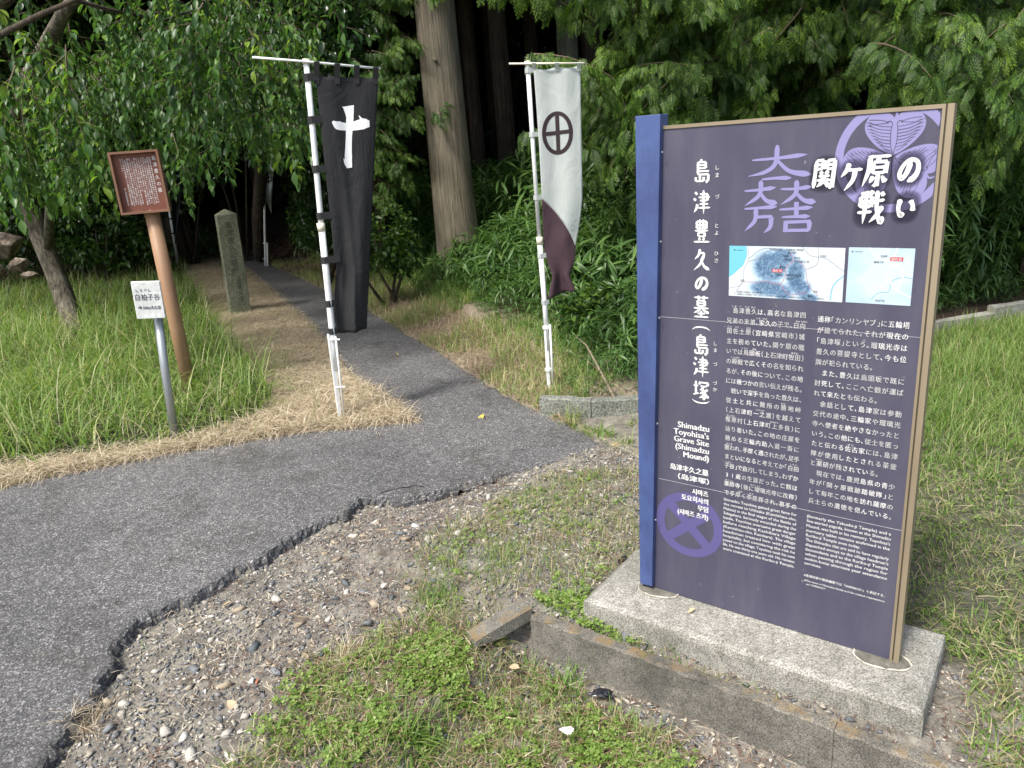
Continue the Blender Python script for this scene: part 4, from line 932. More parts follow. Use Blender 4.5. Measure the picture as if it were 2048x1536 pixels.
# ------------------------------------------------------------------ brown sign on post
M_BROWN = pmat('brown_steel', [(.3, srgb(108, 62, 48)), (.7, srgb(124, 76, 60))], 8, .6, fine=(30, .08))
M_BROWNF = pmat('brown_frame', [(.3, srgb(112, 80, 62)), (.7, srgb(134, 98, 76))], 8, .6)
M_TAN = weathered('tan_pole_paint', srgb(146, 112, 84), srgb(168, 134, 104), .5, srgb(104, 84, 66)[:3], .5, (6, 6, .8))
bs = np.array([-2.29, 5.16, 0]); sg = empty('brown_sign', bs, 'brown framed notice board with white vertical Japanese text on a tan round post', 'sign')
m = MB(); m.tube([bs + [0, 0, -.1], bs + [0, 0, .7], bs + [.0, 0, 1.34]], .047, 24); m.put('post', M_TAN, sg, True)
ang = math.atan2(.118, .28) - rad(12); ex = np.array([math.cos(ang), math.sin(ang), 0]); ey = np.array([-ex[1], ex[0], 0])
def s_at(u, v, o): return np.array([-2.305, 5.15 - .02, 1.515]) + ex * u + np.array([0, 0, v]) - ey * o
def sbox(u0, u1, v0, v1, o0, o1):
    m = MB(); P = [s_at(u, v, o) for o in (o0, o1) for u, v in ((u0, v0), (u1, v0), (u1, v1), (u0, v1))]
    m.add(P, [(3, 2, 1, 0), (4, 5, 6, 7), (0, 1, 5, 4), (1, 2, 6, 5), (2, 3, 7, 6), (3, 0, 4, 7)]); return m
HW, HH = .150, .195
sbox(-HW+.014, HW-.014, -HH+.014, HH-.014, .0, .02).put('panel', M_BROWN, sg)
for u0, u1, v0, v1 in ((-HW, HW, HH-.014, HH), (-HW, HW, -HH, -HH+.014), (-HW, -HW+.014, -HH+.014, HH-.014), (HW-.014, HW, -HH+.014, HH-.014)): sbox(u0, u1, v0, v1, -.01, .055).put('frame', M_BROWNF, sg)
sbox(-.03, .03, -HH-.03, -HH+.1, -.05, -.012).put('bracket', M_BROWNF, sg)
smap = lambda V, off: np.array([s_at(x, y, .02 + o) for (x, y), o in zip(V, off)])
parts = []
for k, c in enumerate('島津豊久の墓'): parts += glyph(c, .110, .142 - k * .040, .026, .030, .04)
TX = ''.join(COL1 + COL2).replace('　', '').replace('（', '').replace('）', '').replace('「', '').replace('」', '').replace('、', '').replace('。', '')
q = 0
for colm in range(14):
    x = .085 - colm * .0135; n0 = 22 if colm not in (6, 13) else (16 if colm == 6 else 6)
    for k in range(n0):
        parts += glyph(TX[q % len(TX)], x, .145 - k * .0132 - (.008 if colm % 3 == 2 else 0), .0105, .0115, .03); q += 1
for k, c in enumerate('関ケ原町教育委員会'): parts += glyph(c, -.100, -.035 - k * .0125, .010, .011, .03)
lay(parts, smap, 'sign_lettering', M_PRINT, sg, .001, .0003, 'stuff')

# ------------------------------------------------------------------ small white hand-written sign
M_ZINC = pmat('galvanised_pipe', [(.3, (.26, .29, .31)), (.7, (.42, .45, .46))], 12, .45, metal=.6, stretch=(1, 1, .2))
sb_ = np.array([-2.091, 4.36, 0]); ws = empty('small_white_sign', sb_, 'small weathered white wooden sign with handwritten characters on a leaning galvanised pipe', 'sign')
m = MB(); m.tube([sb_ + [0, 0, -.05], sb_ + [.025, .01, .4], [-2.040, 4.39, .80]], .0245, 18); m.put('pipe', M_ZINC, ws, True)
M_WSIGN = pmat('weathered_white_board', [(.3, (.55, .57, .53)), (.6, (.78, .80, .77))], 9, .7, fine=(50, .12))
wa = math.atan2(.06, .14) - rad(10); wx = np.array([math.cos(wa), math.sin(wa), 0]); wy = np.array([-wx[1], wx[0], 0]); tl = rad(-2.5)
def w_at(u, v, o): return np.array([-2.052, 4.345, .878]) + wx * (u * math.cos(tl) - v * math.sin(tl)) + np.array([0, 0, u * math.sin(tl) * 2 + v]) - wy * o
m = MB(); P = [w_at(u, v, o) for o in (0, .022) for u, v in ((-.076, -.108), (.076, -.108), (.076, .108), (-.076, .108))]
m.add(P, [(3, 2, 1, 0), (4, 5, 6, 7), (0, 1, 5, 4), (1, 2, 6, 5), (2, 3, 7, 6), (3, 0, 4, 7)]); o = m.put('board', M_WSIGN, ws); bv = o.modifiers.new('b', 'BEVEL'); bv.width = .003
wmap = lambda V, off: np.array([w_at(x, y, .022 + o) for (x, y), o in zip(V, off)])
parts = []
for k, c in enumerate('しらべし'): parts += glyph(c, -.05 + k * .022, .058, .018, .02, -.004)
for k, c in enumerate('白拍子谷'): parts += glyph(c, -.054 + k * .034, .018, .032, .040, .0)
parts += line2d('500m先右折', -.034, .062, -.052, .024, .0); parts.append((np.array([(-.058, -.046), (-.048, -.046), (-.048, -.052), (-.038, -.041), (-.048, -.030), (-.048, -.037), (-.058, -.037)]), np.array([(0, 1, 5), (0, 5, 6), (2, 3, 4)])))
lay(parts, wmap, 'handwriting', flat('faded_ink', (.10, .12, .13), .8), ws, .001, .0005, 'stuff')

# ------------------------------------------------------------------ stone monument
mb_ = np.array([-2.895, 8.14, 0]); mo = empty('stone_monument', mb_, 'grey-green engraved square stone pillar with pointed top standing in dry grass beside the path', 'monument')
ma_ = math.atan2(.07, .2) + rad(8); mx = np.array([math.cos(ma_), math.sin(ma_), 0]); my = np.array([-mx[1], mx[0], 0])
lean = np.array([.035, 0, 0]); bm = bmesh.new(); rings = []; HWm = .107
for z in list(np.linspace(-.1, 1.08, 14)):
    rings.append([bm.verts.new(Vector(mb_ + lean * z + mx * a * (HWm - .006 * z) + my * b * (HWm - .006 * z) * .8 + [random.gauss(0, .0012), random.gauss(0, .0012), z])) for a, b in ((-1, -1), (1, -1), (1, 1), (-1, 1))])
for r0, r1 in zip(rings[:-1], rings[1:]):
    for k in range(4): bm.faces.new((r0[k], r0[(k+1) % 4], r1[(k+1) % 4], r1[k]))
ap = bm.verts.new(Vector(mb_ + lean + [0, 0, 1.135]))
for k in range(4): bm.faces.new((rings[-1][k], rings[-1][(k+1) % 4], ap))
me = bpy.data.meshes.new('pillar'); bm.to_mesh(me); bm.free(); me.materials.append(M_STONE); o = put('pillar', me, mo); bv = o.modifiers.new('b', 'BEVEL'); bv.width = .006; bv.segments = 2
mmap = lambda V, off: np.array([mb_ + lean * y + mx * x - my * ((HWm - .006 * y) * .8 + o) + [0, 0, y] for (x, y), o in zip(V, off)])
parts = []
for k, c in enumerate('島津豊久公墓所'): parts += glyph(c, .005, .97 - k * .078, .072, .074, .004)
for k, c in enumerate('瑠璃光寺'): parts += glyph(c, .02, .38 - k * .062, .058, .06, .002)
lay(parts, mmap, 'engraved_lettering', flat('engraving', (.055, .058, .045), 1), mo, .0015, 0, 'stuff')
#PLANTS
# ------------------------------------------------------------------ leaf and blade templates (triangles)
def blade_t(bend, wd=.02, n=4):
    V = []; T = []
    for i in range(n):
        t = i / n; w_ = wd * (1 - t ** 1.6); V += [(-w_, bend * t * t, t - .35 * bend * t * t), (w_, bend * t * t, t - .35 * bend * t * t)]
        if i: b = 2 * i; T += [(b-2, b-1, b+1), (b-2, b+1, b)]
    V.append((0, bend, 1 - .35 * bend)); b = 2 * n; T.append((b-2, b-1, b)); return np.array(V, float), np.array(T)
def leaf_t(w_=.24, fold=.10, droop=.18, n=4):
    """leaf along +y, upper side +z"""
    prof = {3: [0, .8, 1, 0], 4: [0, .78, 1, .62, 0]}[n]; V = [(0, 0, 0)]; T = []
    for i in range(1, n):
        t = i / n; z = -droop * t * t; V += [(-w_ * prof[i], t, z + fold * prof[i]), (0, t, z), (w_ * prof[i], t, z + fold * prof[i])]
    V.append((0, 1, -droop)); T += [(0, 2, 1), (0, 3, 2)]
    for i in range(1, n - 1): a = 1 + 3 * (i - 1); b = a + 3; T += [(a, a+1, b+1), (a, b+1, b), (a+1, a+2, b+2), (a+1, b+2, b+1)]
    a = 1 + 3 * (n - 2); e = len(V) - 1; T += [(a, a+1, e), (a+1, a+2, e)]; return np.array(V, float), np.array(T)
LEAF = leaf_t(); LEAF3 = leaf_t(.28, .06, .1, 3); SLEAF = leaf_t(.075, .02, .35, 4)
def clover_t():
    V = []; T = []
    for k in range(3):
        a = 2 * math.pi * k / 3; c, s_ = math.cos(a), math.sin(a)
        for x, y, z in ((0, .05, 0), (-.38, .45, .08), (-.3, .9, .03), (0, .82, 0), (.3, .9, .03), (.38, .45, .08)): V.append((x*c - y*s_, x*s_ + y*c, z))
        b = 6 * k; T += [(b, b+3, b+1), (b+1, b+3, b+2), (b, b+5, b+3), (b+3, b+5, b+4)]
    return np.array(V, float), np.array(T)
CLOVER = clover_t()
def chip(seed, n=13, sq=(1, .8, .5)):
    """angular broken stone: hull of random points"""
    rg = np.random.default_rng(seed); bm = bmesh.new(); P_ = rg.normal(size=(n, 3)); P_ /= np.linalg.norm(P_, axis=1)[:, None]; P_ *= rg.uniform(.75, 1.1, (n, 1))
    for p in P_ * sq: bm.verts.new(p)
    r = bmesh.ops.convex_hull(bm, input=bm.verts); bmesh.ops.triangulate(bm, faces=bm.faces)
    bmesh.ops.delete(bm, geom=[v for v in bm.verts if not v.link_faces], context='VERTS'); bm.verts.index_update()
    V = np.array([v.co[:] for v in bm.verts]); T = np.array([[v.index for v in f.verts] for f in bm.faces]); bm.free(); return V, T
def ico(sub, seed, amp, sq=(1, .8, .55)):
    bm = bmesh.new(); bmesh.ops.create_icosphere(bm, subdivisions=sub, radius=1); rg = np.random.default_rng(seed)
    V = np.array([v.co[:] for v in bm.verts]); T = np.array([[v.index for v in f.verts] for f in bm.faces]); bm.free()
    # cut by random planes for facets
    for _ in range(11):
        n = rg.normal(size=3); n /= np.linalg.norm(n); d = rg.uniform(.45, .85); k = V @ n - d; V = V - np.where(k > 0, k, 0)[:, None] * n
    V *= (1 + rg.normal(0, amp, (len(V), 1))); return V * sq, T
STONES = [chip(k, 8, (1, rs, rz)) for k, (rs, rz) in enumerate(((.8, .5), (.6, .4), (.9, .6), (.7, .3)))]
BIG = [chip(20 + k, 11, (1, rs, rz)) for k, (rs, rz) in enumerate(((.8, .45), (.6, .4), (.85, .5), (.65, .3)))]
def rnd_in(poly, n, seed):
    rg = np.random.default_rng(seed); P = np.array([p[:2] for p in poly]); lo, hi = P.min(0), P.max(0); out = []
    tot = 0
    while tot < n:
        Q = rg.uniform(lo, hi, (n * 2, 2)); Q = Q[inpoly(Q, poly)]; out.append(Q); tot += len(Q)
        if not len(Q): break
    return np.concatenate(out)[:n]
def onground(Q, dz=0): return np.column_stack([Q, hgt(Q[:, 0], Q[:, 1]) + dz])
SLABP = [A_ - N_ * 0 + E_ * 0, A_ + E_ * (.995 * BK), A_ + E_ * (.995 * BK) - N_ * (.376 * BK), A_ - N_ * (.376 * BK)]
GUTP = [g0 - E_ * .0, g0 + E_ * 2.2, g0 + E_ * 2.2 - N_ * .05, g0 - N_ * .05]
def clear(Q, m=0.0): return Q[~inpoly(Q, ROAD) & ~inpoly(Q, SLABP) & ~inpoly(Q, GUTP)]
def stuff(name, parts, mat, label, cat, smooth=False):
    V, T = join(parts); o = put(name, mesh_np(name, V, T, mat, smooth)); o['kind'] = 'stuff'; o['label'] = label; o['category'] = cat; return o
def blades(Q, h, wd, seed, tilt=.25, bends=(.15, .4, .7, 1.0), dz=-.01):
    rg = np.random.default_rng(seed); parts = []; idx = rg.integers(0, len(bends), len(Q))
    for k, bd_ in enumerate(bends):
        q = Q[idx == k]
        if not len(q): continue
        hh = h * rg.uniform(.4, 1.2, len(q)) if np.isscalar(h) else h[idx == k] * rg.uniform(.35, 1.2, len(q))
        R = rots(rg.uniform(0, 6.283, len(q)), -np.abs(rg.normal(0, tilt, len(q)))); w_ = wd / hh * rg.uniform(.6, 1.3, len(q))
        parts.append(scatter(blade_t(bd_, 1.0), onground(q, dz), R, np.stack([hh * w_, hh, hh], 1)))
    return parts
def lying(Q, L, wd, seed, dz=.012, lift=.16):
    rg = np.random.default_rng(seed); n = len(Q); hh = L * rg.uniform(.3, 1.2, n)
    R = rots(rg.uniform(0, 6.283, n), -np.pi / 2 + np.abs(rg.normal(0, lift, n)), rg.normal(0, .6, n))
    return [scatter(blade_t(.35, 1.0, 3), onground(Q, dz) + np.column_stack([np.zeros(n), np.zeros(n), rg.uniform(0, .02, n)]), R, np.stack([wd * rg.uniform(.6, 1.3, n), hh, hh], 1))]

# ------------------------------------------------------------------ ground cover
vn = lambda Q, s, k: vnoise(Q[:, 0], Q[:, 1], s, k)
GRAV = [tuple(p) for p in ROAD_B] + [(-1.5, 1.0), (2.0, .8), (2.2, 1.6), (1.0, 2.0), (1.2, 2.6), (1.0, 3.3)]
def rot3(n, rg): return rots(rg.uniform(0, 6.283, n), rg.normal(0, .25, n), rg.normal(0, .25, n))
M_PEB = []
def stonemat(name, stops):
    m, nt, b = newmat(name); g = nt.nodes.new('ShaderNodeNewGeometry'); oi = nt.nodes.new('ShaderNodeObjectInfo'); r = ramp(nt, stops)
    fr = nt.nodes.new('ShaderNodeMath'); fr.operation = 'ADD'; f2 = nt.nodes.new('ShaderNodeMath'); f2.operation = 'FRACT'
    nt.links.new(g.outputs['Random Per Island'], fr.inputs[0]); nt.links.new(oi.outputs['Random'], fr.inputs[1]); nt.links.new(fr.outputs[0], f2.inputs[0]); nt.links.new(f2.outputs[0], r.inputs[0])
    n = noise(nt, 120, 5, .7); rn = ramp(nt, [(.35, (.75, .75, .74)), (.65, (1.15, 1.14, 1.1))]); nt.links.new(n.outputs[0], rn.inputs[0])
    nt.links.new(mix(nt, 1, r.outputs[0], rn.outputs[0], 'MULTIPLY'), b.inputs['Base Color']); b.inputs['Roughness'].default_value = .85; bump(nt, b, n.outputs[0], .4, .002); return m
M_GRAVEL = stonemat('gravel_stones', [(0, (.10, .11, .12)), (.35, (.19, .195, .205)), (.55, (.28, .27, .245)), (.75, (.39, .35, .28)), (.93, (.46, .43, .38)), (1, (.60, .58, .55))])
M_GREYST = stonemat('blue_grey_stone', [(0, (.10, .115, .13)), (1, (.22, .235, .25))])
M_TANST = stonemat('tan_stone', [(0, (.28, .23, .16)), (1, (.42, .36, .27))])
M_PALEST = stonemat('pale_stone', [(0, (.42, .40, .36)), (1, (.6, .58, .54))])
def pebbles(n, s0, s1, seed, keep):
    rg = np.random.default_rng(seed); Q = clear(rnd_in(GRAV, n, seed)); Q = Q[keep(Q, rg)]; k = rg.integers(0, 4, len(Q)); parts = []
    for j in range(4):
        q = Q[k == j]; s_ = s0 + (s1 - s0) * rg.random(len(q)) ** 2.4
        parts.append(scatter(STONES[j], onground(q) + np.column_stack([np.zeros((len(q), 2)), s_ * .15]), rot3(len(q), rg), s_))
    return parts
stuff('gravel', pebbles(46000, .003, .011, 1, lambda Q, r: vn(Q, 3, 5) + .6 * vn(Q, 11, 6) > r.random(len(Q)) * .9) + pebbles(9500, .008, .019, 2, lambda Q, r: vn(Q, 2.3, 8) > .25) + pebbles(500, .018, .027, 3, lambda Q, r: vn(Q, 2.1, 9) > .45),
      M_GRAVEL, 'loose mixed grey and tan gravel on bare soil beside the broken asphalt', 'gravel')
# larger stones that can be told apart, one object each
kinds = [('tan stone lying in the gravel below the broken asphalt edge', M_TANST, 'tan stones in the gravel'), ('blue-grey stone lying in the gravel below the broken asphalt edge', M_GREYST, 'blue-grey stones in the gravel'), ('pale whitish stone lying in the gravel below the asphalt edge', M_PALEST, 'pale stones in the gravel')]
smesh = [[mesh_np('stone', *BIG[j], kk[1]) for j in range(4)] for kk in kinds]
rg = np.random.default_rng(77)
Qs = clear(rnd_in([gr(*p)[:2] for p in ((230, 1360), (400, 1200), (560, 1120), (720, 1030), (900, 1000), (1150, 930), (1180, 1000), (900, 1120), (800, 1240), (640, 1330), (520, 1400), (460, 1560), (120, 1560))], 130, 78))
for i, q in enumerate(Qs):
    kx = [0, 1, 2][rg.integers(0, 3)]; s_ = .015 + .022 * rg.random() ** 2.2
    o = put('stone', smesh[kx][rg.integers(0, 4)]); o.location = (*q, float(hz(q)[0]) + s_ * .2); o.rotation_euler = (rg.normal(0, .2), rg.normal(0, .2), rg.uniform(0, 6.28)); o.scale = (s_,) * 3
    tag(o, kinds[kx][0], 'stone', kinds[kx][2])
for (px, py, s_, j, kx, lb) in ((448, 1378, .036, 3, 0, 'largest flat tan stone, in the gravel at the lower left'), (480, 1225, .030, 0, 0, 'brownish round stone half sunk in gravel near the asphalt edge'), (215, 1412, .026, 2, 0, 'orange-tan stone beside the dry grass tuft at the asphalt'), (250, 1415, .026, 0, 2, 'white cracked stone beside the orange-tan stone at lower left'), (740, 1395, .022, 1, 2, 'white stone at the edge of the clover patch')):
    q = gr(px, py, -.06)[:2]; o = put('stone', mesh_np('stone', *BIG[j], kinds[kx][1])); o.location = (*q, float(hz(q)[0]) + s_ * .2); o.rotation_euler = (0, 0, rg.uniform(0, 6)); o.scale = (s_,) * 3; tag(o, lb, 'stone')

FG0 = ((470, 1580), (560, 1420), (620, 1340), (760, 1290), (880, 1250), (1010, 1290), (1180, 1370), (1400, 1480), (1600, 1600), (1400, 1750), (480, 1750))
def patch0(px, n, seed, z=-.1): return clear(rnd_in([gr(*p, z=z)[:2] for p in px], n, seed))
# dead stalks and straw
Q = clear(rnd_in(GRAV, 15000, 31)); Q = Q[(vn(Q, 2.6, 12) * .7 + vn(Q, 8, 13) * .5) > .54]; QF = patch0(FG0, 2600, 30)
stuff('dead_stalks', lying(Q, .045, .0013, 32, .004, .3) + lying(QF, .05, .0016, 29, .02, .35), M_DEAD, 'reddish brown dead weed stalks matted over the gravel', 'dead weeds')
Q = rnd_in(Z_STRAW, 46000, 33); Q = Q[~inpoly(Q, ROAD) | (polydist(Q, ROAD, True) < .03)]; keep = np.random.default_rng(3).random(len(Q)) < (.45 + .9 * vn(Q, 5, 60)) * np.clip(7.5 / np.maximum(Q[:, 1], 3.8), .35, 1); Q = Q[keep]
Q2 = rnd_in([gr(*p)[:2] for p in ((-200, 1018), (0, 980), (350, 912), (600, 872), (850, 856), (770, 792), (700, 760), (600, 820), (350, 890), (0, 950), (-200, 990))], 9000, 34)
stuff('cut_straw', lying(Q, .12, .0016, 35, .012, .25) + lying(Q2, .16, .0016, 36, .03, .4), M_STRAW, 'mat of cut dry straw along the road and beside the path', 'dry grass')
bandp = [tuple(p) for p in PATH_R[2:13]] + [(.45, 4.35), (.42, 4.7), (.2, 5.6), (-.1, 6.5), (-.7, 7.8), (-1.6, 9.4), (-2.9, 11.7)]
Q = clear(rnd_in(bandp, 17000, 37)); stuff('cut_straw', lying(Q[:9000], .10, .0022, 38, .015, .3) + blades(Q[9000:], .13, .0018, 39, .4), leafmat('verge_straw', [(0, (.12, .07, .045)), (.5, (.30, .22, .14)), (1, (.55, .45, .30))], .15, .6, tcol=1.1), 'dry straw and stubble on the right side of the path below the bamboo', 'dry grass')

Q = clear(rnd_in(GRAV, 3600, 27)); Q = Q[vn(Q, 4, 26) > .4]; stuff('loose_straw', lying(Q, .055, .0012, 28, .012, .25), M_STRAW, 'single pale straws and stems scattered over the gravel', 'straw')

# tall grass on the left
Q = rnd_in(Z_GRASSL, 62000, 41); rg = np.random.default_rng(42); Q = Q[(rg.random(len(Q)) < np.clip(6.2 / Q[:, 1], .3, 1) * (.35 + 1.1 * vn(Q, 6, 40))) & (Q[:, 1] > 3.9)]
ed = polydist(Q, ROAD, True); edge = sst(.0, .55, ed) * (.45 + .6 * vn(Q, 1.7, 9) + .45 * vn(Q, 5.5, 10)); far_ = np.clip((Q[:, 1] - 6.5) / 4, 0, 1)
stuff('tall_grass', blades(Q, .14 + .30 * edge * (1 - .45 * far_), .0044, 43, .5, (.3, .7, 1.1, 1.5)), M_GRASS, 'tall green meadow grass around the brown and white signs', 'grass')
Qw = rnd_in(Z_STRAW, 1500, 45); Qw = Qw[vn(Qw, 4, 46) > .62]; stuff('verge_grass', blades(Qw, .12, .0035, 47, .5), M_GRASS, 'few green blades coming up through the cut straw left of the path', 'grass')
Q3 = Q[rg.random(len(Q)) < np.clip(.34 - .3 * polydist(Q, ROAD, True), .08, 1)]; stuff('seeding_grass', blades(Q3, .2 + .30 * sst(0, .5, polydist(Q3, ROAD, True)), .0014, 44, .5, (.5, .9, 1.3)), M_STRAW, 'pale arching seed stalks standing above the meadow grass', 'grass')

# short grass, weeds, clover
def patch(px, n, seed, z=-.03): return clear(rnd_in([gr(*p, z=z)[:2] for p in px], n, seed))
PG = [((800, 1150), (860, 1070), (980, 1010), (1100, 950), (1290, 950), (1290, 1110), (1180, 1190), (1060, 1200), (950, 1230), (850, 1235))]
Qa = patch(PG[0], 5200, 51); Qa = Qa[vn(Qa, 5, 3) + .35 * vn(Qa, 17, 4) > .52]
FG = ((430, 1600), (540, 1430), (600, 1350), (740, 1290), (860, 1240), (1020, 1285), (1190, 1375), (1400, 1470), (1640, 1600), (1400, 1750), (480, 1750))
Qb = patch(FG, 9500, 52, -.1); Qb = Qb[vn(Qb, 6, 7) > .38]
RP = [(1.05, .9), (1.08, 1.5), (1.32, 1.9), (1.1, 2.1), (1.0, 2.6), (.9, 3.3), (1.0, 4.2), (1.8, 4.35), (3.2, 5.3), (5.5, 6.0), (6, 3), (3, 1.2)]
Qc = clear(rnd_in(RP, 80000, 53)); fr = sst(2.9, 3.6, Qc[:, 1]) + .25 * sst(2.3, 1.9, Qc[:, 1]); kp = (vn(Qc, 3.2, 21) * .8 + .4 * vn(Qc, 11, 22)) > .24 - .55 * fr; Qc = Qc[kp]; fr = fr[kp]
hs = .06 + .12 * fr * (.6 + .8 * vn(Qc, 2.1, 8))
Qd = np.concatenate([patch(((1180, 1262), (1280, 1290), (1500, 1385), (1700, 1466), (1850, 1530), (1840, 1500), (1600, 1405), (1380, 1318), (1200, 1245)), 500, 54, 0), patch(((1070, 1195), (1180, 1190), (1175, 1225), (1110, 1235)), 200, 55, 0)])
Qe = Q4 = clear(rnd_in(GRAV, 1500, 56)); Qe = Qe[vn(Qe, 9, 31) > .72]
rq = np.random.default_rng(5); dry = rq.random(len(Qa)) < .5; dryb = rq.random(len(Qb)) < .35
M_DRYG = leafmat('half_dry_grass', [(0, (.17, .15, .06)), (.5, (.34, .29, .16)), (1, (.56, .48, .33))], .2, .6, tcol=1.1)
stuff('dry_grass', blades(Qa[dry], .085, .0015, 72, .55) + blades(Qb[dryb], .075, .0017, 73, .65) + lying(Qb[::5], .07, .0014, 74, .02, .4) + lying(Qc[Qc[:, 1] < 3.2][::6], .09, .0016, 75, .02, .4) + blades(Qc[::9], .11, .0016, 76, .6), M_DRYG, 'half dry thin grass between asphalt, gutter and clover', 'grass')
Qa = Qa[~dry]; Qb = Qb[~dryb]
stuff('short_grass', blades(Qa, .08, .0016, 57, .45) + blades(Qb, .085, .0024, 58, .5) + blades(Qc, hs, .0026, 59, .4) + blades(Qd, .07, .0018, 60, .5) + blades(Qe, .04, .0016, 61, .6), M_GRASS2, 'short weedy grass in patches over the gravel and behind the sign', 'grass')
Qf = clear(np.concatenate([rnd_in(bandp, 9000, 62), rnd_in([tuple(BANK[k]) for k in range(3, 10)] + [(.75, 4.5), (.7, 5.2), (.4, 6.1), (.1, 7), (-.5, 8.2), (-1.4, 9.8), (-2.7, 12)], 15000, 61)])); Qf = Qf[vn(Qf, 2.4, 2) > .42]; Qv = clear(rnd_in([gr(*p)[:2] for p in ((1115, 850), (1180, 842), (1300, 850), (1300, 935), (1210, 885))], 900, 60)); Qv = Qv[vn(Qv, 6, 5) > .35]
stuff('verge_grass', blades(Qv, .10, .003, 59, .5) + blades(Qf, .16, .003, 63, .4), M_GRASS, 'green grass growing through straw on the verge under the bamboo', 'grass')
def clovers(Q, s0, seed, up=.03):
    rg = np.random.default_rng(seed); n = len(Q); return [scatter(CLOVER, onground(Q, 0) + np.column_stack([np.zeros((n, 2)), rg.uniform(.006, up, n)]), rots(rg.uniform(0, 6.283, n), rg.normal(0, .35, n), rg.normal(0, .35, n)), s0 * rg.uniform(.6, 1.4, n))]
Qg = patch(FG, 21000, 64, -.1); FGw = [gr(*p, z=-.1)[:2] for p in FG]; eg = polydist(Qg, FGw, True); Qg = Qg[np.random.default_rng(6).random(len(Qg)) < .12 + sst(.0, .22, eg)]; Qg = Qg[(vn(Qg, 3.5, 17) * .45 + vn(Qg, 13, 18) * .75) > .53 + .44 * np.random.default_rng(8).random(len(Qg))]
Qh = patch(PG[0], 1400, 65); Qh = Qh[vn(Qh, 8, 19) > .6]
Qi = clear(rnd_in(RP, 7000, 66)); Qi = Qi[(Qi[:, 1] < 3.6) & (vn(Qi, 4, 20) > .4)]; Qj = patch(((1060, 1190), (1180, 1180), (1170, 1230), (1290, 1290), (1180, 1255)), 260, 67, 0)
stuff('clover', clovers(Qg, .0115, 68, .04) + clovers(Qh, .010, 69) + clovers(Qi, .012, 70) + clovers(Qj, .011, 71), M_CLOVER, 'bright green clover spreading over gravel in the foreground', 'clover')
# dry tufts and seedling weeds that stand alone
def tuft(px, py, n, h, mat, lab, cat, seed, spread=.03, z=-.05, wd=.0015, tilt=.6, grp=None):
    q = gr(px, py, z)[:2]; rg = np.random.default_rng(seed); Q = q + rg.normal(0, spread, (n, 2)); V, T = join(blades(Q, h, wd, seed + 1, tilt, (.3, .8, 1.2)))
    o = put('grass_tuft', mesh_np('grass_tuft', V, T, mat)); tag(o, lab, cat, grp)
tuft(165, 1450, 260, .085, M_STRAW, 'dry pale grass tuft at the lower left asphalt corner', 'grass tuft', 81, .035)
tuft(690, 1330, 170, .09, M_STRAW, 'arching straw coloured grass tuft left of the clover patch', 'grass tuft', 83, .03, -.08)
tuft(870, 1185, 260, .10, M_GRASS2, 'thin dry weed clump in the gravel between asphalt and gutter', 'grass tuft', 85, .05)
tuft(1000, 1130, 260, .09, M_GRASS2, 'olive green weed clump near the left of the sign base', 'grass tuft', 87, .06)
tuft(820, 1480, 120, .13, M_GRASS, 'taller green grass tuft in the foreground clover', 'grass tuft', 89, .025, -.1, .003)
tuft(480, 1110, 16, .09, M_STRAW, 'few pale grass stems on the broken asphalt edge', 'grass tuft', 91, .012, 0)
tuft(1120, 1350, 90, .12, M_GRASS2, 'light green grass tuft by the gutter wall foot', 'grass tuft', 93, .03, -.1, .0025)
tuft(1990, 960, 60, .12, M_GRASS, 'green grass tuft at the right edge', 'grass tuft', 95, .05, 0, .003)

# fallen leaves, twig, litter
LM = mesh_np('fallen_leaf', *LEAF, flat('yellow_leaf', (.42, .36, .08), .6)); LM2 = mesh_np('fallen_leaf', *LEAF, flat('dry_leaf', (.42, .32, .20), .7)); LM3 = mesh_np('fallen_leaf', *LEAF, flat('rust_leaf', (.28, .10, .05), .7))
for (px, py, z, m_, s_, lb) in ((968, 830, .004, LM, .085, 'curled yellow leaf lying alone on the asphalt junction'), (455, 1405, -.05, LM2, .06, 'crumpled pale dry leaf on gravel under the big tan stone'), (445, 1217, -.05, LM2, .05, 'buff dry leaf beside stones at the asphalt edge'), (518, 1360, -.05, LM3, .025, 'small rust red leaf on the gravel'), (720, 1378, -.08, LM2, .05, 'long tan dry leaf at the edge of the clover'), (795, 708, .004, LM, .035, 'small pale leaf on the shaded path'), (1040, 1340, -.1, LM2, .05, 'brown dry leaf in the foreground clover'), (1390, 1220 , .08, LM2, .03, 'little dry leaf on the slab near the sign')):
    q = gr(px, py, z); o = put('fallen_leaf', m_); o.location = q + [0, 0, .008]; o.scale = (s_,) * 3; o.rotation_euler = (random.uniform(-.3, .3), random.uniform(-.4, .4), random.uniform(0, 6.28)); tag(o, lb, 'leaf')
bt = empty('fallen_branch', gr(1235, 812), 'bare fallen branch leaning across the low wall by the ringed-cross banner', 'branch')
P_ = [gr(1238, 812, .03), gr(1215, 770, .12), gr(1190, 722, .22), gr(1172, 690, .27), gr(1150, 670, .30)]; m = MB(); m.tube(P_, [.012, .010, .007, .005, .003], 7, wob=.12); m.put('stem', bark('pale_branch', [(.3, (.2, .16, .11)), (.7, (.42, .36, .26))], 60), bt, True)
for a, b in (((1215, 770, .12), (1150, 752, .13)), ((1200, 742, .18), (1140, 700, .16))): m = MB(); m.tube([gr(*a[:2], a[2]), (gr(*a[:2], a[2]) + gr(*b[:2], b[2])) / 2 + [0, 0, .015], gr(*b[:2], b[2])], [.005, .003, .0015], 5); m.put('side_twig', M_TWIG, bt, True)
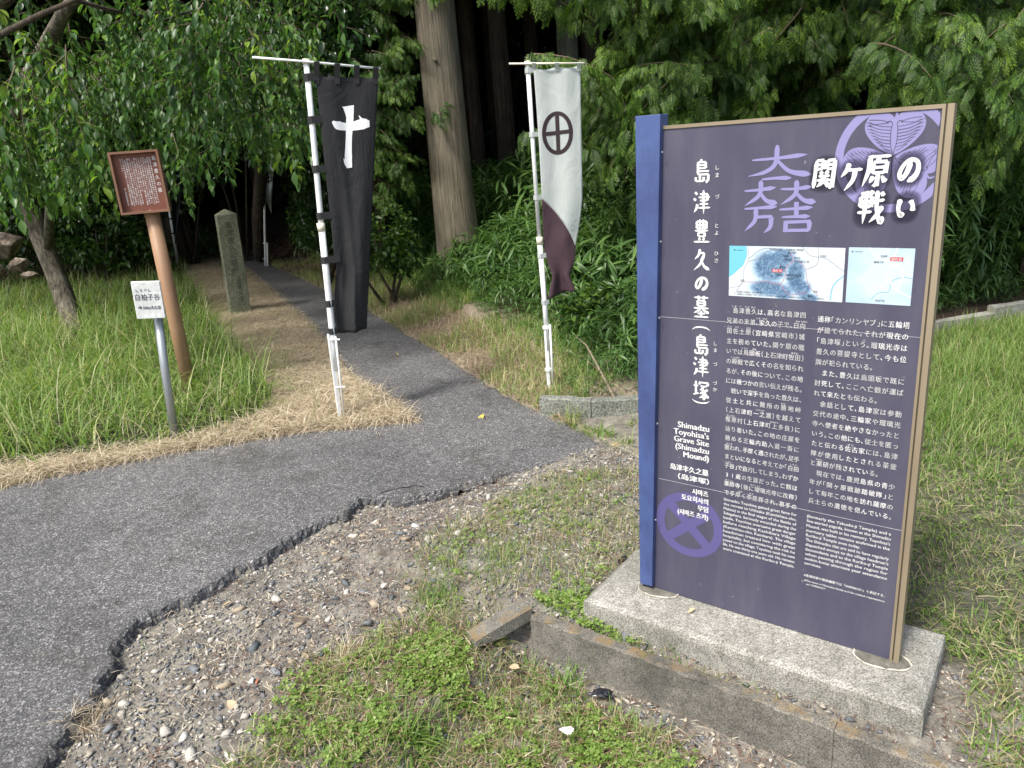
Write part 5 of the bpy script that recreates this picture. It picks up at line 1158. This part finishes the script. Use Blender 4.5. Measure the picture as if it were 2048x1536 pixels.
m = MB(); V, T = ico(2, 99, .12, (1, .7, .4)); q = gr(1248, 1118, 0); m.add(V * .032 + q, T); tag(m.put('asphalt_lump', flat('black_tar', (.015, .015, .017), .6)), 'black lump of asphalt in grass at the left corner of the slab', 'debris')
m = MB(); V, T = ico(3, 98, .12, (1.3, .7, .35)); q = gr(1205, 1385, -.13); m.add(V * .035 + q, T); tag(m.put('plastic_scrap', flat('black_plastic', (.012, .013, .018), .25)), 'shiny black plastic scrap against the foot of the gutter wall', 'debris')
m = MB(); V, T = ico(3, 97, .14, (1.2, .8, .3)); q = gr(1133, 1472, -.1); m.add(V * .02 + q + [0, 0, .02], T); tag(m.put('paper_scrap', flat('white_paper', (.75, .75, .74), .8)), 'crumpled white paper scrap in the foreground clover', 'litter')

# ------------------------------------------------------------------ rocks at the left
rt = empty('boulder_stack', atY(20, 520, 8.6), 'stacked mossy boulders at the left edge behind the leaning cherry trunk', 'boulder')
for (px, py, Y, s_, sq, sd_, nm) in ((2, 500, 8.7, .30, (1.1, .8, .62), 5, 'boulder'), (38, 528, 8.4, .125, (1, .8, .8), 6, 'boulder'), (-30, 545, 8.3, .2, (1, .8, .7), 7, 'boulder'), (60, 552, 8.3, .1, (1.1, .8, .5), 8, 'boulder')):
    bm = bmesh.new(); V, T = ico(4, sd_, .012, sq); V = V * s_ * (1 + .08 * (vnoise(V[:, 0], V[:, 1] + V[:, 2], 4, sd_)[:, None] - .5) * 2) + atY(px, py, Y); bm.free()
    put(nm, mesh_np(nm, V, T, M_ROCK), rt)
V, T = ico(3, 12, .03, (1.15, .8, .13)); put('moss_cap', mesh_np('moss_cap', V * .27 + atY(2, 482, 8.7), T, M_MOSS), rt)

# ------------------------------------------------------------------ bamboo grass bank
def sasa_t(seed, nl=10, ls=1.0):
    rg = np.random.default_rng(seed); parts = [scatter(blade_t(.12, .006, 3), np.zeros((1, 3)), rots(np.zeros(1), np.zeros(1)), np.ones(1))]
    for k in range(nl):
        z = .35 + .62 * (k / nl) ** .7; az = rg.uniform(0, 6.283); L = rg.uniform(.18, .36) * ls; parts.append(scatter(SLEAF, np.array([[0, .12 * z * z, z * .96]]), rots(np.array([az]), np.array([rg.uniform(-.7, .5)])), np.array([[L * 1.0, L, L]])))
    return join(parts)
SASA = [sasa_t(k) for k in range(6)]; TALL = [sasa_t(50 + k, 22, .45) for k in range(6)]
def sasa(Q, h, seed, TT=None):
    rg = np.random.default_rng(seed); k = rg.integers(0, 6, len(Q)); parts = []
    for j in range(6):
        q = Q[k == j]; hh = (h if np.isscalar(h) else h[k == j]) * rg.uniform(.6, 1.15, len(q)); parts.append(scatter((TT or SASA)[j], onground(q, -.02), rots(rg.uniform(0, 6.283, len(q)), rg.normal(0, .28, len(q)), rg.normal(0, .28, len(q))), hh))
    return parts
near = [(-3.0, 12.0), (-1.72, 9.7), (-.8, 8.05), (-.2, 6.85), (.2, 5.9), (.45, 5.1), (.5, 4.55), (1.6, 4.45), (3.2, 5.5), (5.2, 6.2), (7, 6.9), (7, 9), (4, 9.5), (1.5, 10), (0, 12), (-2, 15)]
Qn = rnd_in(near, 14000, 101); Qn = np.concatenate([Qn, rnd_in([(.3, 4.44), (1.7, 4.38), (1.7, 4.7), (.35, 4.9)], 420, 100)]); dd = polydist(Qn, BANK); kq = np.random.default_rng(4).random(len(Qn)) < np.clip(7 / Qn[:, 1], .4, 1); Qn = Qn[kq]; dd = dd[kq]; stuff('bamboo_grass', sasa(Qn, (.18 + .38 * sst(0, .9, dd) + .25 * sst(1.2, 2.2, dd)) * (.6 + .8 * vn(Qn, 1.9, 50)), 102), M_SASA, 'dense dwarf bamboo grass covering the bank right of the path', 'bamboo grass')
Qn = rnd_in([(1.7, 4.6), (3.3, 5.7), (5.2, 6.3), (7, 7), (7, 8.5), (4, 8), (2.2, 6.6)], 1500, 103); stuff('tall_bamboo', sasa(Qn, 1.1, 104, TALL), M_SASA, 'taller bamboo thicket behind the right side of the sign', 'bamboo')
Qn = np.concatenate([rnd_in([(-4.6, 13.5), (-5.6, 12.2), (-9, 12.3), (-13, 12.5), (-13, 14), (-5.5, 15)], 700, 105), rnd_in([(-3.3, 12.3), (-2.2, 11.6), (-1.5, 13), (-3.5, 14.5)], 350, 106)]); stuff('bamboo_grass', sasa(Qn, .6, 107), M_SASA, 'bamboo grass at the shaded wood edge on the left of the path', 'bamboo grass')
# leaf litter on the dark forest floor and beside the far path
Qn = rnd_in([(-3.2, 11.2), (-1.9, 9.3), (-1.3, 9.5), (-2.4, 12), (-5, 16), (-6.4, 16.5), (-5.2, 14.6)], 3000, 108); rg = np.random.default_rng(1)
stuff('leaf_litter', [scatter(LEAF3, onground(Qn, .01), rots(rg.uniform(0, 6.28, len(Qn)), rg.normal(0, .3, len(Qn)), rg.normal(0, .4, len(Qn))), rg.uniform(.04, .09, len(Qn)))], leafmat('litter_leaves', [(0, (.05, .025, .015)), (.6, (.14, .08, .05)), (1, (.25, .17, .1))], .05, .7), 'brown fallen leaves along the shaded far part of the path', 'leaf litter')

# ------------------------------------------------------------------ woody plants
def cloud(ells, n, tmpl, s0, s1, seed, droop=-.5, shell=.45):
    rg = np.random.default_rng(seed); vol = np.array([e[3] * e[4] * e[5] for e in ells]) ** .8; cnt = (vol / vol.sum() * n).astype(int); P_ = []
    for e, c in zip(ells, cnt):
        d = rg.normal(size=(c, 3)); d /= np.linalg.norm(d, axis=1)[:, None]; r = rg.uniform(shell, 1.03, c) ** .6; P_.append(np.array(e[:3]) + d * r[:, None] * np.array(e[3:6]))
    P_ = np.concatenate(P_); k = vnoise(P_[:, 0] + P_[:, 2] * .7, P_[:, 1] + P_[:, 2], 2.2, seed) > .22; P_ = P_[k]; N = len(P_)
    return scatter(tmpl, P_, rots(rg.uniform(0, 6.283, N), rg.normal(droop, .5, N), rg.normal(0, .5, N)), rg.uniform(s0, s1, N))
def shrub(name, loc, ells, n, mat, s0, s1, seed, label, cat, tm=LEAF, stems=4, group=None, droop=-.3):
    t = empty(name, loc, label, cat, group); loc = np.array(loc, float); V, T = cloud(ells, n, tm, s0, s1, seed, droop); put('foliage', mesh_np('foliage', V, T, mat), t)
    rg = np.random.default_rng(seed)
    for k in range(stems):
        e = ells[k % len(ells)]; top = np.array(e[:3]) + rg.normal(0, .15, 3) * np.array(e[3:6]); mid = (loc + top) / 2 + rg.normal(0, .08, 3); m = MB(); m.tube([loc + rg.normal(0, .04, 3) * [1, 1, 0], mid, top], [.022, .016, .006], 6); m.put('stem', M_BARKD, t, True)
    return t
def G(x, y): return float(hgt(np.array([float(x)]), np.array([float(y)]))[0])

# -- cherry tree with hanging sprays
ch = empty('cherry_tree', gr(150, 664), 'leaning weeping cherry tree with rough bark and long hanging leafy branches on the left', 'tree')
cp = [gr(158, 690, -.05), gr(150, 660), atY(128, 590, 8.1), atY(95, 510, 8.2), atY(70, 440, 8.2), atY(40, 380, 8.15), atY(5, 310, 8.1), atY(-40, 200, 8.0), atY(-60, 60, 7.8), atY(-20, -120, 7.6)]
m = MB(); m.tube(cp, [.135, .115, .105, .10, .11, .09, .08, .07, .06, .05], 16, wob=.09, seed=3); m.put('trunk', M_BARKR, ch, True)
for pts, r in (([atY(5, 310, 8.1), atY(60, 150, 7.4), atY(130, 20, 6.6), atY(260, -120, 6.0)], [.08, .07, .05, .04]), ([atY(-60, 110, 6), atY(0, 70, 5.4), atY(75, 32, 5.2), atY(150, 0, 5.1), atY(260, -40, 5)], [.026, .022, .018, .014, .01]),
               ([atY(95, 510, 8.2), atY(100, 400, 7.9), atY(60, 300, 7.6), atY(20, 230, 7.5)], [.05, .04, .03, .02]), ([atY(150, 0, 5.1), atY(220, 20, 5.4), atY(330, 40, 5.8), atY(420, 10, 6.2)], [.014, .012, .009, .006]),
               ([atY(-60, 60, 7.8), atY(200, -200, 7.2), atY(520, -260, 7)], [.09, .07, .05]), ([atY(120, 140, 7), atY(170, 220, 6.7), atY(215, 300, 6.5), atY(225, 340, 6.4)], [.014, .012, .009, .005]), ([atY(195, 130, 7), atY(215, 210, 6.8), atY(210, 270, 6.8)], [.02, .014, .01]), ([atY(380, 30, 6.5), atY(290, 25, 6.4), atY(285, 20, 6.4)], [.012, .009, .004])):
    m = MB(); m.tube(pts, r, 8, wob=.08); m.put('limb', M_BARKD if r[0] < .04 else M_BARKR, ch, True)
def spray(seed, nl=46, leaves=True):
    """hanging shoot, 1 m long, from the origin down"""
    rg = np.random.default_rng(seed); az = rg.uniform(0, 6.28); out = rg.uniform(.12, .4)
    path = lambda t: np.array([math.cos(az) * out * (1 - (1-t)**2), math.sin(az) * out * (1 - (1-t)**2), -t + .10 * math.sin(t * 3)])
    m = MB(); m.tube([path(t) for t in np.linspace(0, 1, 7)], [.006, .005, .004, .0035, .003, .002, .001], 3, False)
    lf = []; 
    for k in range(nl):
        t = .06 + .94 * k / nl; p = path(t); a = az + (1.57 if k % 2 else -1.57) + rg.normal(0, .7)
        if k % 5 == 2 and t < .8:    # a side shoot
            L = rg.uniform(.12, .25); d = np.array([math.cos(a), math.sin(a), -.5]); q = p + d * L; m.tube([p, p + d * L * .5 + [0, 0, .015], q], [.003, .002, .001], 3, False)
            for u in (.35, .6, .85, 1): lf.append((p + d * L * u, a - 1.57 + rg.normal(0, .8), rg.normal(-.9, .35), rg.uniform(.06, .095)))
        lf.append((p, a - 1.57, rg.normal(-.85, .35), rg.uniform(.068, .112)))
    if t > .9: lf.append((path(1), az, -1.3, .09))
    return m, lf
def spray_mesh(seed):
    m, lf = spray(seed); P_ = np.array([l[0] for l in lf]); V, T = scatter(LEAF, P_, rots(np.array([l[1] for l in lf]), np.array([l[2] for l in lf])), np.array([l[3] for l in lf]))
    Tt = np.array([(f[0], f[1], f[2]) for f in m.f] + [(f[0], f[2], f[3]) for f in m.f if len(f) == 4]); me = mesh_np('hanging_branch', *join([(np.array(m.v), Tt), (V, T)]), M_CHERRY); me.materials.append(M_TWIG)
    idx = np.zeros(len(me.polygons), dtype=np.int32); idx[:len(Tt)] = 1; me.polygons.foreach_set('material_index', idx); return me
SPR = [spray_mesh(200 + k) for k in range(7)]
low = lambda x: np.interp(x, [-80, 0, 100, 190, 235, 330, 360, 395, 470, 600, 650], [440, 430, 420, 410, 300, 290, 385, 305, 320, 345, 200])
rg = np.random.default_rng(9); chl = np.array(ch.location); placed = 0
while placed < 270:
    x = rg.uniform(-120, 640); Y = rg.uniform(5.0, 8.8); s_ = rg.uniform(.45, 1.0); L = s_ * F / Y; bot = low(x) - abs(rg.normal(0, 90)) * (1 if rg.random() < .75 else 2.5); top = bot - L * .95
    if top < -260: 
        if rg.random() < .6: continue
    p = atY(x, top, Y)
    if p[2] > 4.6 or (x > 560 and rg.random() < .5): continue
    o = put('hanging_branch', SPR[rg.integers(0, 7)], ch, world=False); o.location = p - chl; o.rotation_euler = (rg.normal(0, .12), rg.normal(0, .12), rg.uniform(0, 6.28)); o.scale = (s_,) * 3; placed += 1
# nearest sprays: leaves as sub-parts
lm = mesh_np('leaf', *LEAF, M_CHERRY); nleaf = 0
for k, (x, y, Y, s_) in enumerate(((455, 30, 5.6, .62), (420, 190, 5.6, .62), (300, 120, 5.4, .72), (345, 265, 5.5, .55), (130, 300, 5.2, .5), (50, 150, 5.2, .6))):
    m, lf = spray(300 + k, 34); mm = MB(); mm.v = m.v; mm.f = m.f; b = put('hanging_branch', mm.mesh('hanging_branch', M_TWIG), ch, world=False); b.location = atY(x, y, Y) - chl; b.scale = (s_,) * 3; b.rotation_euler = (0, 0, k * 1.3)
    for p, a, t_, sc in lf:
        if nleaf >= 296: break
        o = put('leaf', lm, b, world=False); o.location = p; o.rotation_euler = (t_, 0, a); o.scale = (sc * 1.15,) * 3; nleaf += 1
V, T = cloud([(-5.8, 8.2, 5.6, 2.4, 2.0, .9), (-7.8, 9, 5.6, 2.6, 2.4, 1)], 4600, LEAF3, .14, .24, 210, -.3, .2)  # upper crown out of view, added to shade the sprays and ground below
put('crown', mesh_np('crown', V, T, M_CHERRY), ch)

# -- glossy evergreen over the path mouth
et = empty('evergreen_tree', atY(518, 505, 12.4), 'dark glossy-leaved evergreen tree arching over the shaded mouth of the path', 'tree'); l0 = np.array(et.location)
e = [tuple(atY(x, y, Y)) + (r, r, r * .8) for x, y, Y, r in ((520, 250, 9.5, .62), (640, 290, 9.3, .5), (430, 260, 9.8, .5), (610, 160, 9, .7), (500, 120, 9.6, .8), (640, 60, 9, .7), (620, 390, 10.4, .4), (620, 450, 10.8, .32), (700, 300, 9.6, .5), (640, 220, 9.4, .6), (560, 20, 9.5, .8), (660, 380, 9.9, .45), (405, 330, 10.6, .35))]
V, T = cloud(e, 9500, LEAF, .09, .15, 220, -.45, .3); put('crown', mesh_np('crown', V, T, M_CAMEL), et)
for pts, r in (([l0 + [0, 0, -.1], atY(516, 430, 12.2), atY(525, 300, 11.2), atY(560, 150, 10.2), atY(600, 0, 9.6)], [.11, .1, .09, .07, .05]), ([atY(525, 300, 11.2), atY(500, 250, 10), atY(440, 240, 9.8)], [.04, .03, .015]), ([atY(560, 150, 10.2), atY(620, 180, 9.6), atY(660, 260, 9.5)], [.04, .03, .015])):
    m = MB(); m.tube(pts, r, 8, wob=.08); m.put('trunk' if r[0] > .05 else 'limb', M_BARKD, et, True)

# -- cedars: big one in the middle, then the dark wood
def cedar_crown(seed):
    rg = np.random.default_rng(seed); n = 2400; z = rg.uniform(4.2, 12, n); r = (2.5 - (z - 4.2) * .24) * np.sqrt(rg.random(n)) ** .8; a = rg.uniform(0, 6.283, n)
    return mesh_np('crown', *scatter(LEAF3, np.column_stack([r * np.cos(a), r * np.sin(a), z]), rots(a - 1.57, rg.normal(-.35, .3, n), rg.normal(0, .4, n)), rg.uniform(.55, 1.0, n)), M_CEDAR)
CC = [cedar_crown(k) for k in (1, 2)]
def cedar(x, y, r0, label, mat, lean=(0, 0), group=None, seed=0, crown=True):
    z0 = G(x, y); t = empty('cedar_tree', (x, y, z0), label, 'tree', group); rg = np.random.default_rng(seed)
    N = 40 if r0 > .2 else 9; zs_ = np.linspace(-.2, 9.5, N); m = MB(); n = 40 if r0 > .2 else 12
    pts = [np.array([x + lean[0] * z, y + lean[1] * z, z0 + z]) for z in zs_]; rr = [r0 * (1 - .045 * z) * (1 + (.12 if r0 > .2 else .3) * math.exp(-max(0, z) * 2.2)) for z in zs_]
    m.tube(pts, rr, n, wob=.022 if r0 > .2 else .08, seed=seed); m.put('trunk', mat, t, True)
    if crown: o = put('crown', CC[seed % 2], t, world=False); o.rotation_euler = (0, 0, rg.uniform(0, 6)); o.location = (0, 0, 0)
    return t
bx, by = atY(922, 545, 8.9)[:2]
tb = cedar(bx, by, .245, 'massive straight cedar trunk with fissured grey-brown bark in the middle', M_BARKC, (-.006, 0), seed=2)
for c_ in tb.children:
    if c_.name.startswith('crown'): c_.location.z = 2.6
for k, (px, z) in enumerate(((866, .0), (870, 120), (880, 228), (872, 10))):
    if k == 3: break
    q = atY(px, z if z else 6, 8.66); m = MB(); V, T = ico(2, k, .1, (1, .5, 1.1)); m.add(V * .028 + q, T); m.put('branch_scar', M_BARKC, tb, True)
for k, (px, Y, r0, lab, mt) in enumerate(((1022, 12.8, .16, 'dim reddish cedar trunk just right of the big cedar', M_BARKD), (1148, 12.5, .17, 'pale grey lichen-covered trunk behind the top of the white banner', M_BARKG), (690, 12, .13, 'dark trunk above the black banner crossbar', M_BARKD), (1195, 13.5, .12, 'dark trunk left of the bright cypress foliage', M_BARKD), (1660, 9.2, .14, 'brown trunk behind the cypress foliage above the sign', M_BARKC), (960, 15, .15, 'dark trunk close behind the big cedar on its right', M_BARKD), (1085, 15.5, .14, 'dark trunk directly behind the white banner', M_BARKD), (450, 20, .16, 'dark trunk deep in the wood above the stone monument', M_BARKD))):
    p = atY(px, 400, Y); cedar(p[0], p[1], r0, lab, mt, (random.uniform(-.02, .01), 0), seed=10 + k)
rg = np.random.default_rng(15); cnt = 0
for gxx in np.arange(-17, 19, 2.7):
    for gyy in np.arange(11.8, 31, 2.7):
        x, y = gxx + rg.uniform(-.9, .9), gyy + rg.uniform(-.9, .9)
        if -8.5 - .0 * y < x < -2.5 and y < 17 and abs(x + 4.6 + (y - 13.5) * .65) < 1.0: continue
        if y < 13.2 and x > -3 and x < 7: y += 1.5
        if y < 14.5 and x < -5: y += 1.2
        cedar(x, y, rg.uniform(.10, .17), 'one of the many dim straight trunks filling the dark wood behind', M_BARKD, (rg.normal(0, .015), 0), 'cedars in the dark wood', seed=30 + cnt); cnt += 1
# undergrowth that closes the view between the trunks
rg = np.random.default_rng(16)
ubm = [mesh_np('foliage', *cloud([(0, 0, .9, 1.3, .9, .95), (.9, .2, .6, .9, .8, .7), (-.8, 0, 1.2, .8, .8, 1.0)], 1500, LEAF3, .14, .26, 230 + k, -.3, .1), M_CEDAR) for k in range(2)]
for k, (x, y, s_) in enumerate([(x, y, s_) for y, s_ in ((15.5, 1.0), (20, 1.6), (24.5, 2.4)) for x in np.arange(-15, 18, 2.3)]):
    x += rg.uniform(-.5, .5); y += rg.uniform(-.6, .6)
    if y < 17 and abs(x + 4.6 + (y - 13.5) * .62) < 1.5: continue
    t = empty('understory_shrub', (x, y, G(x, y)), 'dark shrub filling the gap between trunks deep in the wood', 'shrub', 'shrubs deep in the dark wood'); o = put('foliage', ubm[k % 2], t, world=False); o.scale = (s_, s_, s_); o.rotation_euler = (0, 0, rg.uniform(0, 6.28))

# -- broadleaf bushes along the left wood edge and beside the path
def at_g(px, py, Y): p = atY(px, py, Y); return p
for k, (px, py, Y, r, lab, mt) in enumerate(((190, 470, 11.2, .62, 'light green laurel bush in front of the wood left of the brown post', M_BUSH), (262, 478, 11.6, .42, 'laurel bush directly left of the brown post', M_BUSH), (80, 440, 11.6, .8, 'dark bush behind the leaning cherry trunk', M_CAMEL), (-40, 430, 11.5, .9, 'dark bush at the far left edge behind the boulders', M_CAMEL),
                                            (120, 330, 12.2, 1.0, 'tall dark shrub behind the cherry foliage on the left', M_CAMEL), (260, 330, 12.4, .9, 'tall shrub behind the brown sign', M_BUSH), (10, 250, 12.2, 1.2, 'tall bush high at the left edge', M_BUSH), (330, 200, 12.6, 1.1, 'sunlit tall bush behind the cherry sprays', M_BUSH), (200, 130, 12.4, 1.2, 'large yellow-green bush high behind the cherry', M_BUSH), (60, 100, 12.0, 1.2, 'high leafy shrub in the upper left corner', M_BUSH), (420, 100, 12.8, 1.1, 'high bush above the path mouth', M_CAMEL))):
    c = atY(px, py, Y); x, y = c[0], c[1]; z0 = G(x, y)
    ells = [(c[0], c[1], c[2], r, r * .8, r * .8), (c[0] + .6 * r, c[1], c[2] - .3 * r, r * .7, r * .6, r * .6), (c[0] - .6 * r, c[1], c[2] - .2 * r, r * .6, r * .6, r * .7)]
    shrub('leafy_bush', (x, y, z0), ells, int(1900 * max(.7, r)), mt, .07, .125, 240 + k, lab, 'bush')
for k, (px, py, Y, r, lab) in enumerate(((640, 440, 9.6, .42, 'fern-like light bush behind the black banner'), (760, 470, 8.0, .38, 'low leafy bush left of the big cedar foot'), (1195, 640, 5.6, .30, 'leafy weed in bamboo grass left of the sign'), (1240, 420, 7.4, .5, 'vine-covered bush just left of the blue post'), (1950, 440, 6.4, .55, 'bright green bush right of the sign'), (2050, 400, 6.2, .6, 'light bush at the right edge'), (1900, 330, 7.0, .6, 'dark bush right of the upper sign corner'), (1245, 300, 7.8, .6, 'dark vine leaves under the cypress left of the post'))):
    c = atY(px, py, Y); x, y = c[0], c[1]; z0 = G(x, y)
    shrub('leafy_bush', (x, y, z0), [(*c, r, r * .7, r), (c[0] + r * .5, c[1], c[2] - r * .5, r * .6, r * .6, r * .7)], 1500, M_BUSH if k not in (3, 6, 7) else M_CAMEL, .045, .085, 260 + k, lab, 'bush')

# -- cypress foliage: flat fronds on drooping boughs
def frond_t():
    V = []; T = []
    def spike(p, d, L, wd, z=0):
        n = np.array([-d[1], d[0]]); b = len(V); V.extend([(*(p - n * wd * .5), z), (*(p + d * L * .45 + n * wd), z + .01), (*(p + d * L), z - .03), (*(p + d * L * .45 - n * wd), z + .01)]); T.extend([(b, b+3, b+1), (b+1, b+3, b+2)])
    Y = np.array([0, 1.0]); spike(np.array([0, 0.]), Y, 1, .02)
    for k in range(7):
        y = .08 + .12 * k; L = .36 * (1 - .7 * y) + .04
        for s_ in (-1, 1):
            d = np.array([s_ * .66, .75]); d /= np.linalg.norm(d); p = np.array([0, y + (.05 if s_ > 0 else 0)]); spike(p, d, L, .020, -.02)
            for j in range(2):
                u = .3 + .35 * j; q = p + d * L * u; l2 = L * .48 * (1 - .5 * u)
                for s2 in (-1, 1):
                    dd = np.array([d[0] * .72 - s2 * d[1] * .69, d[1] * .72 + s2 * d[0] * .69]); spike(q, dd, l2, .017, -.03)
    V = np.array(V); V[:, 2] -= .36 * V[:, 1] ** 2 + .25 * np.abs(V[:, 0]) ** 1.5; return V, np.array(T)
FROND = frond_t()
def bough(seed, n=66):
    rg = np.random.default_rng(seed); P_ = []; A = []; Tl = []; Sc = []
    path = lambda t: np.array([.12 * math.sin(2 * t + seed), t * 1.0, -.05 * t - .30 * t * t])
    for k in range(n):
        t = .1 + .9 * (k / n); s_ = 1 if k % 2 else -1; side = rg.uniform(.0, .26) * (1.25 - t); P_.append(path(t) + [s_ * side, 0, rg.normal(0, .02)]); A.append(-s_ * rg.uniform(.3, 1.25) * (1.15 - .6 * t)); Tl.append(rg.normal(-.95, .35)); Sc.append((.6 + .6 * rg.random()) * rg.uniform(.14, .27) * (1.15 - .4 * t))
    P_.append(path(1)); A.append(0); Tl.append(-.9); Sc.append(.22)
    V, T = scatter(FROND, np.array(P_), rots(np.array(A), np.array(Tl), rg.normal(0, .35, len(A))), np.array(Sc))
    m = MB(); m.tube([path(t) for t in np.linspace(0, .95, 6)], [.012, .010, .008, .006, .004, .002], 4, False); Tt = np.array([(f[0], f[1], f[2]) for f in m.f] + [(f[0], f[2], f[3]) for f in m.f])
    me = mesh_np('bough', *join([(np.array(m.v), Tt), (V, T)]), M_HINOKI); me.materials.append(M_TWIG); idx = np.zeros(len(me.polygons), dtype=np.int32); idx[:len(Tt)] = 1; me.polygons.foreach_set('material_index', idx); return me
BG = [bough(k) for k in range(5)]
def cypress(trunk_px, Yt, r0, label, spots, n, seed, smin=.7, smax=1.25):
    p = atY(trunk_px, 500, Yt); x, y = p[0], p[1]; z0 = G(x, y); t = empty('cypress_tree', (x, y, z0), label, 'tree'); rg = np.random.default_rng(seed); l0 = np.array([x, y, z0])
    m = MB(); m.tube([l0 + [0, 0, z] for z in (-.2, 1.5, 3.5, 6.5)], [r0 * 1.2, r0, r0 * .85, r0 * .5], 12, wob=.07, seed=seed); m.put('trunk', M_BARKD, t, True)
    tot = sum(s_[5] for s_ in spots)
    for (x0, x1, y0, y1, (Ya, Yb), wgt) in spots:
        for k in range(int(n * wgt / tot)):
            px, py, Y = rg.uniform(x0, x1), rg.uniform(y0, y1), rg.uniform(Ya, Yb); tip = atY(px, py, Y); s_ = rg.uniform(smin, smax)
            d = tip - (l0 + [0, 0, 0]); az = math.atan2(-(tip[0] - x), tip[1] - y) * .7 + (math.pi if tip[1] < y else 0) * .7; az = math.atan2(-(tip[0] - x) * .8, min(-.35, tip[1] - y)) + rg.normal(0, .5)
            o = put('bough', BG[rg.integers(0, 5)], t, world=False); R = Matrix.Rotation(az, 3, 'Z'); tipl = R @ Vector((0, 1.0 * s_, -.33 * s_)); o.location = Vector(tip) - tipl - Vector(l0); o.rotation_euler = (rg.normal(-.05, .15), rg.normal(0, .25), az); o.scale = (s_,) * 3
    return t
cypress(1420, 7.6, .14, 'bright green cypress with flat drooping fronds between the white banner and the sign', [(1165, 1480, -60, 90, (5.6, 6.8), 4), (1180, 1300, 130, 290, (5.6, 6.6), 2.0), (1170, 1290, 300, 360, (5.8, 6.5), .8), (1250, 1500, 100, 260, (6.0, 7.2), 3), (1190, 1600, -420, -60, (5.8, 8), 2.2)], 120, 301, .55, 1.0)
cypress(1640, 9.4, .13, 'darker cypress standing farther back above the middle of the sign', [(1450, 1850, -80, 130, (7.2, 8.8), 4), (1480, 1760, 120, 240, (7.6, 9), 2.5), (1400, 1900, -380, -60, (6.8, 9), 2)], 90, 302, .7, 1.2)
cypress(1980, 6.8, .14, 'green cypress hanging over the right end of the sign', [(1720, 2120, -60, 110, (5.0, 6.4), 4), (1840, 2120, 100, 260, (4.8, 6.2), 3), (1900, 2100, 220, 330, (4.8, 5.8), 1.4), (1650, 2200, -420, -60, (4.8, 7), 2.5)], 110, 303, .5, .95)
cypress(770, 9.6, .06, 'young cypress with light fronds left of the massive cedar trunk', [(745, 850, -20, 130, (8.4, 9.2), 2), (730, 850, 130, 330, (8.2, 9.2), 2.4), (720, 840, 330, 430, (8.2, 9), 1)], 80, 304, .35, .6)
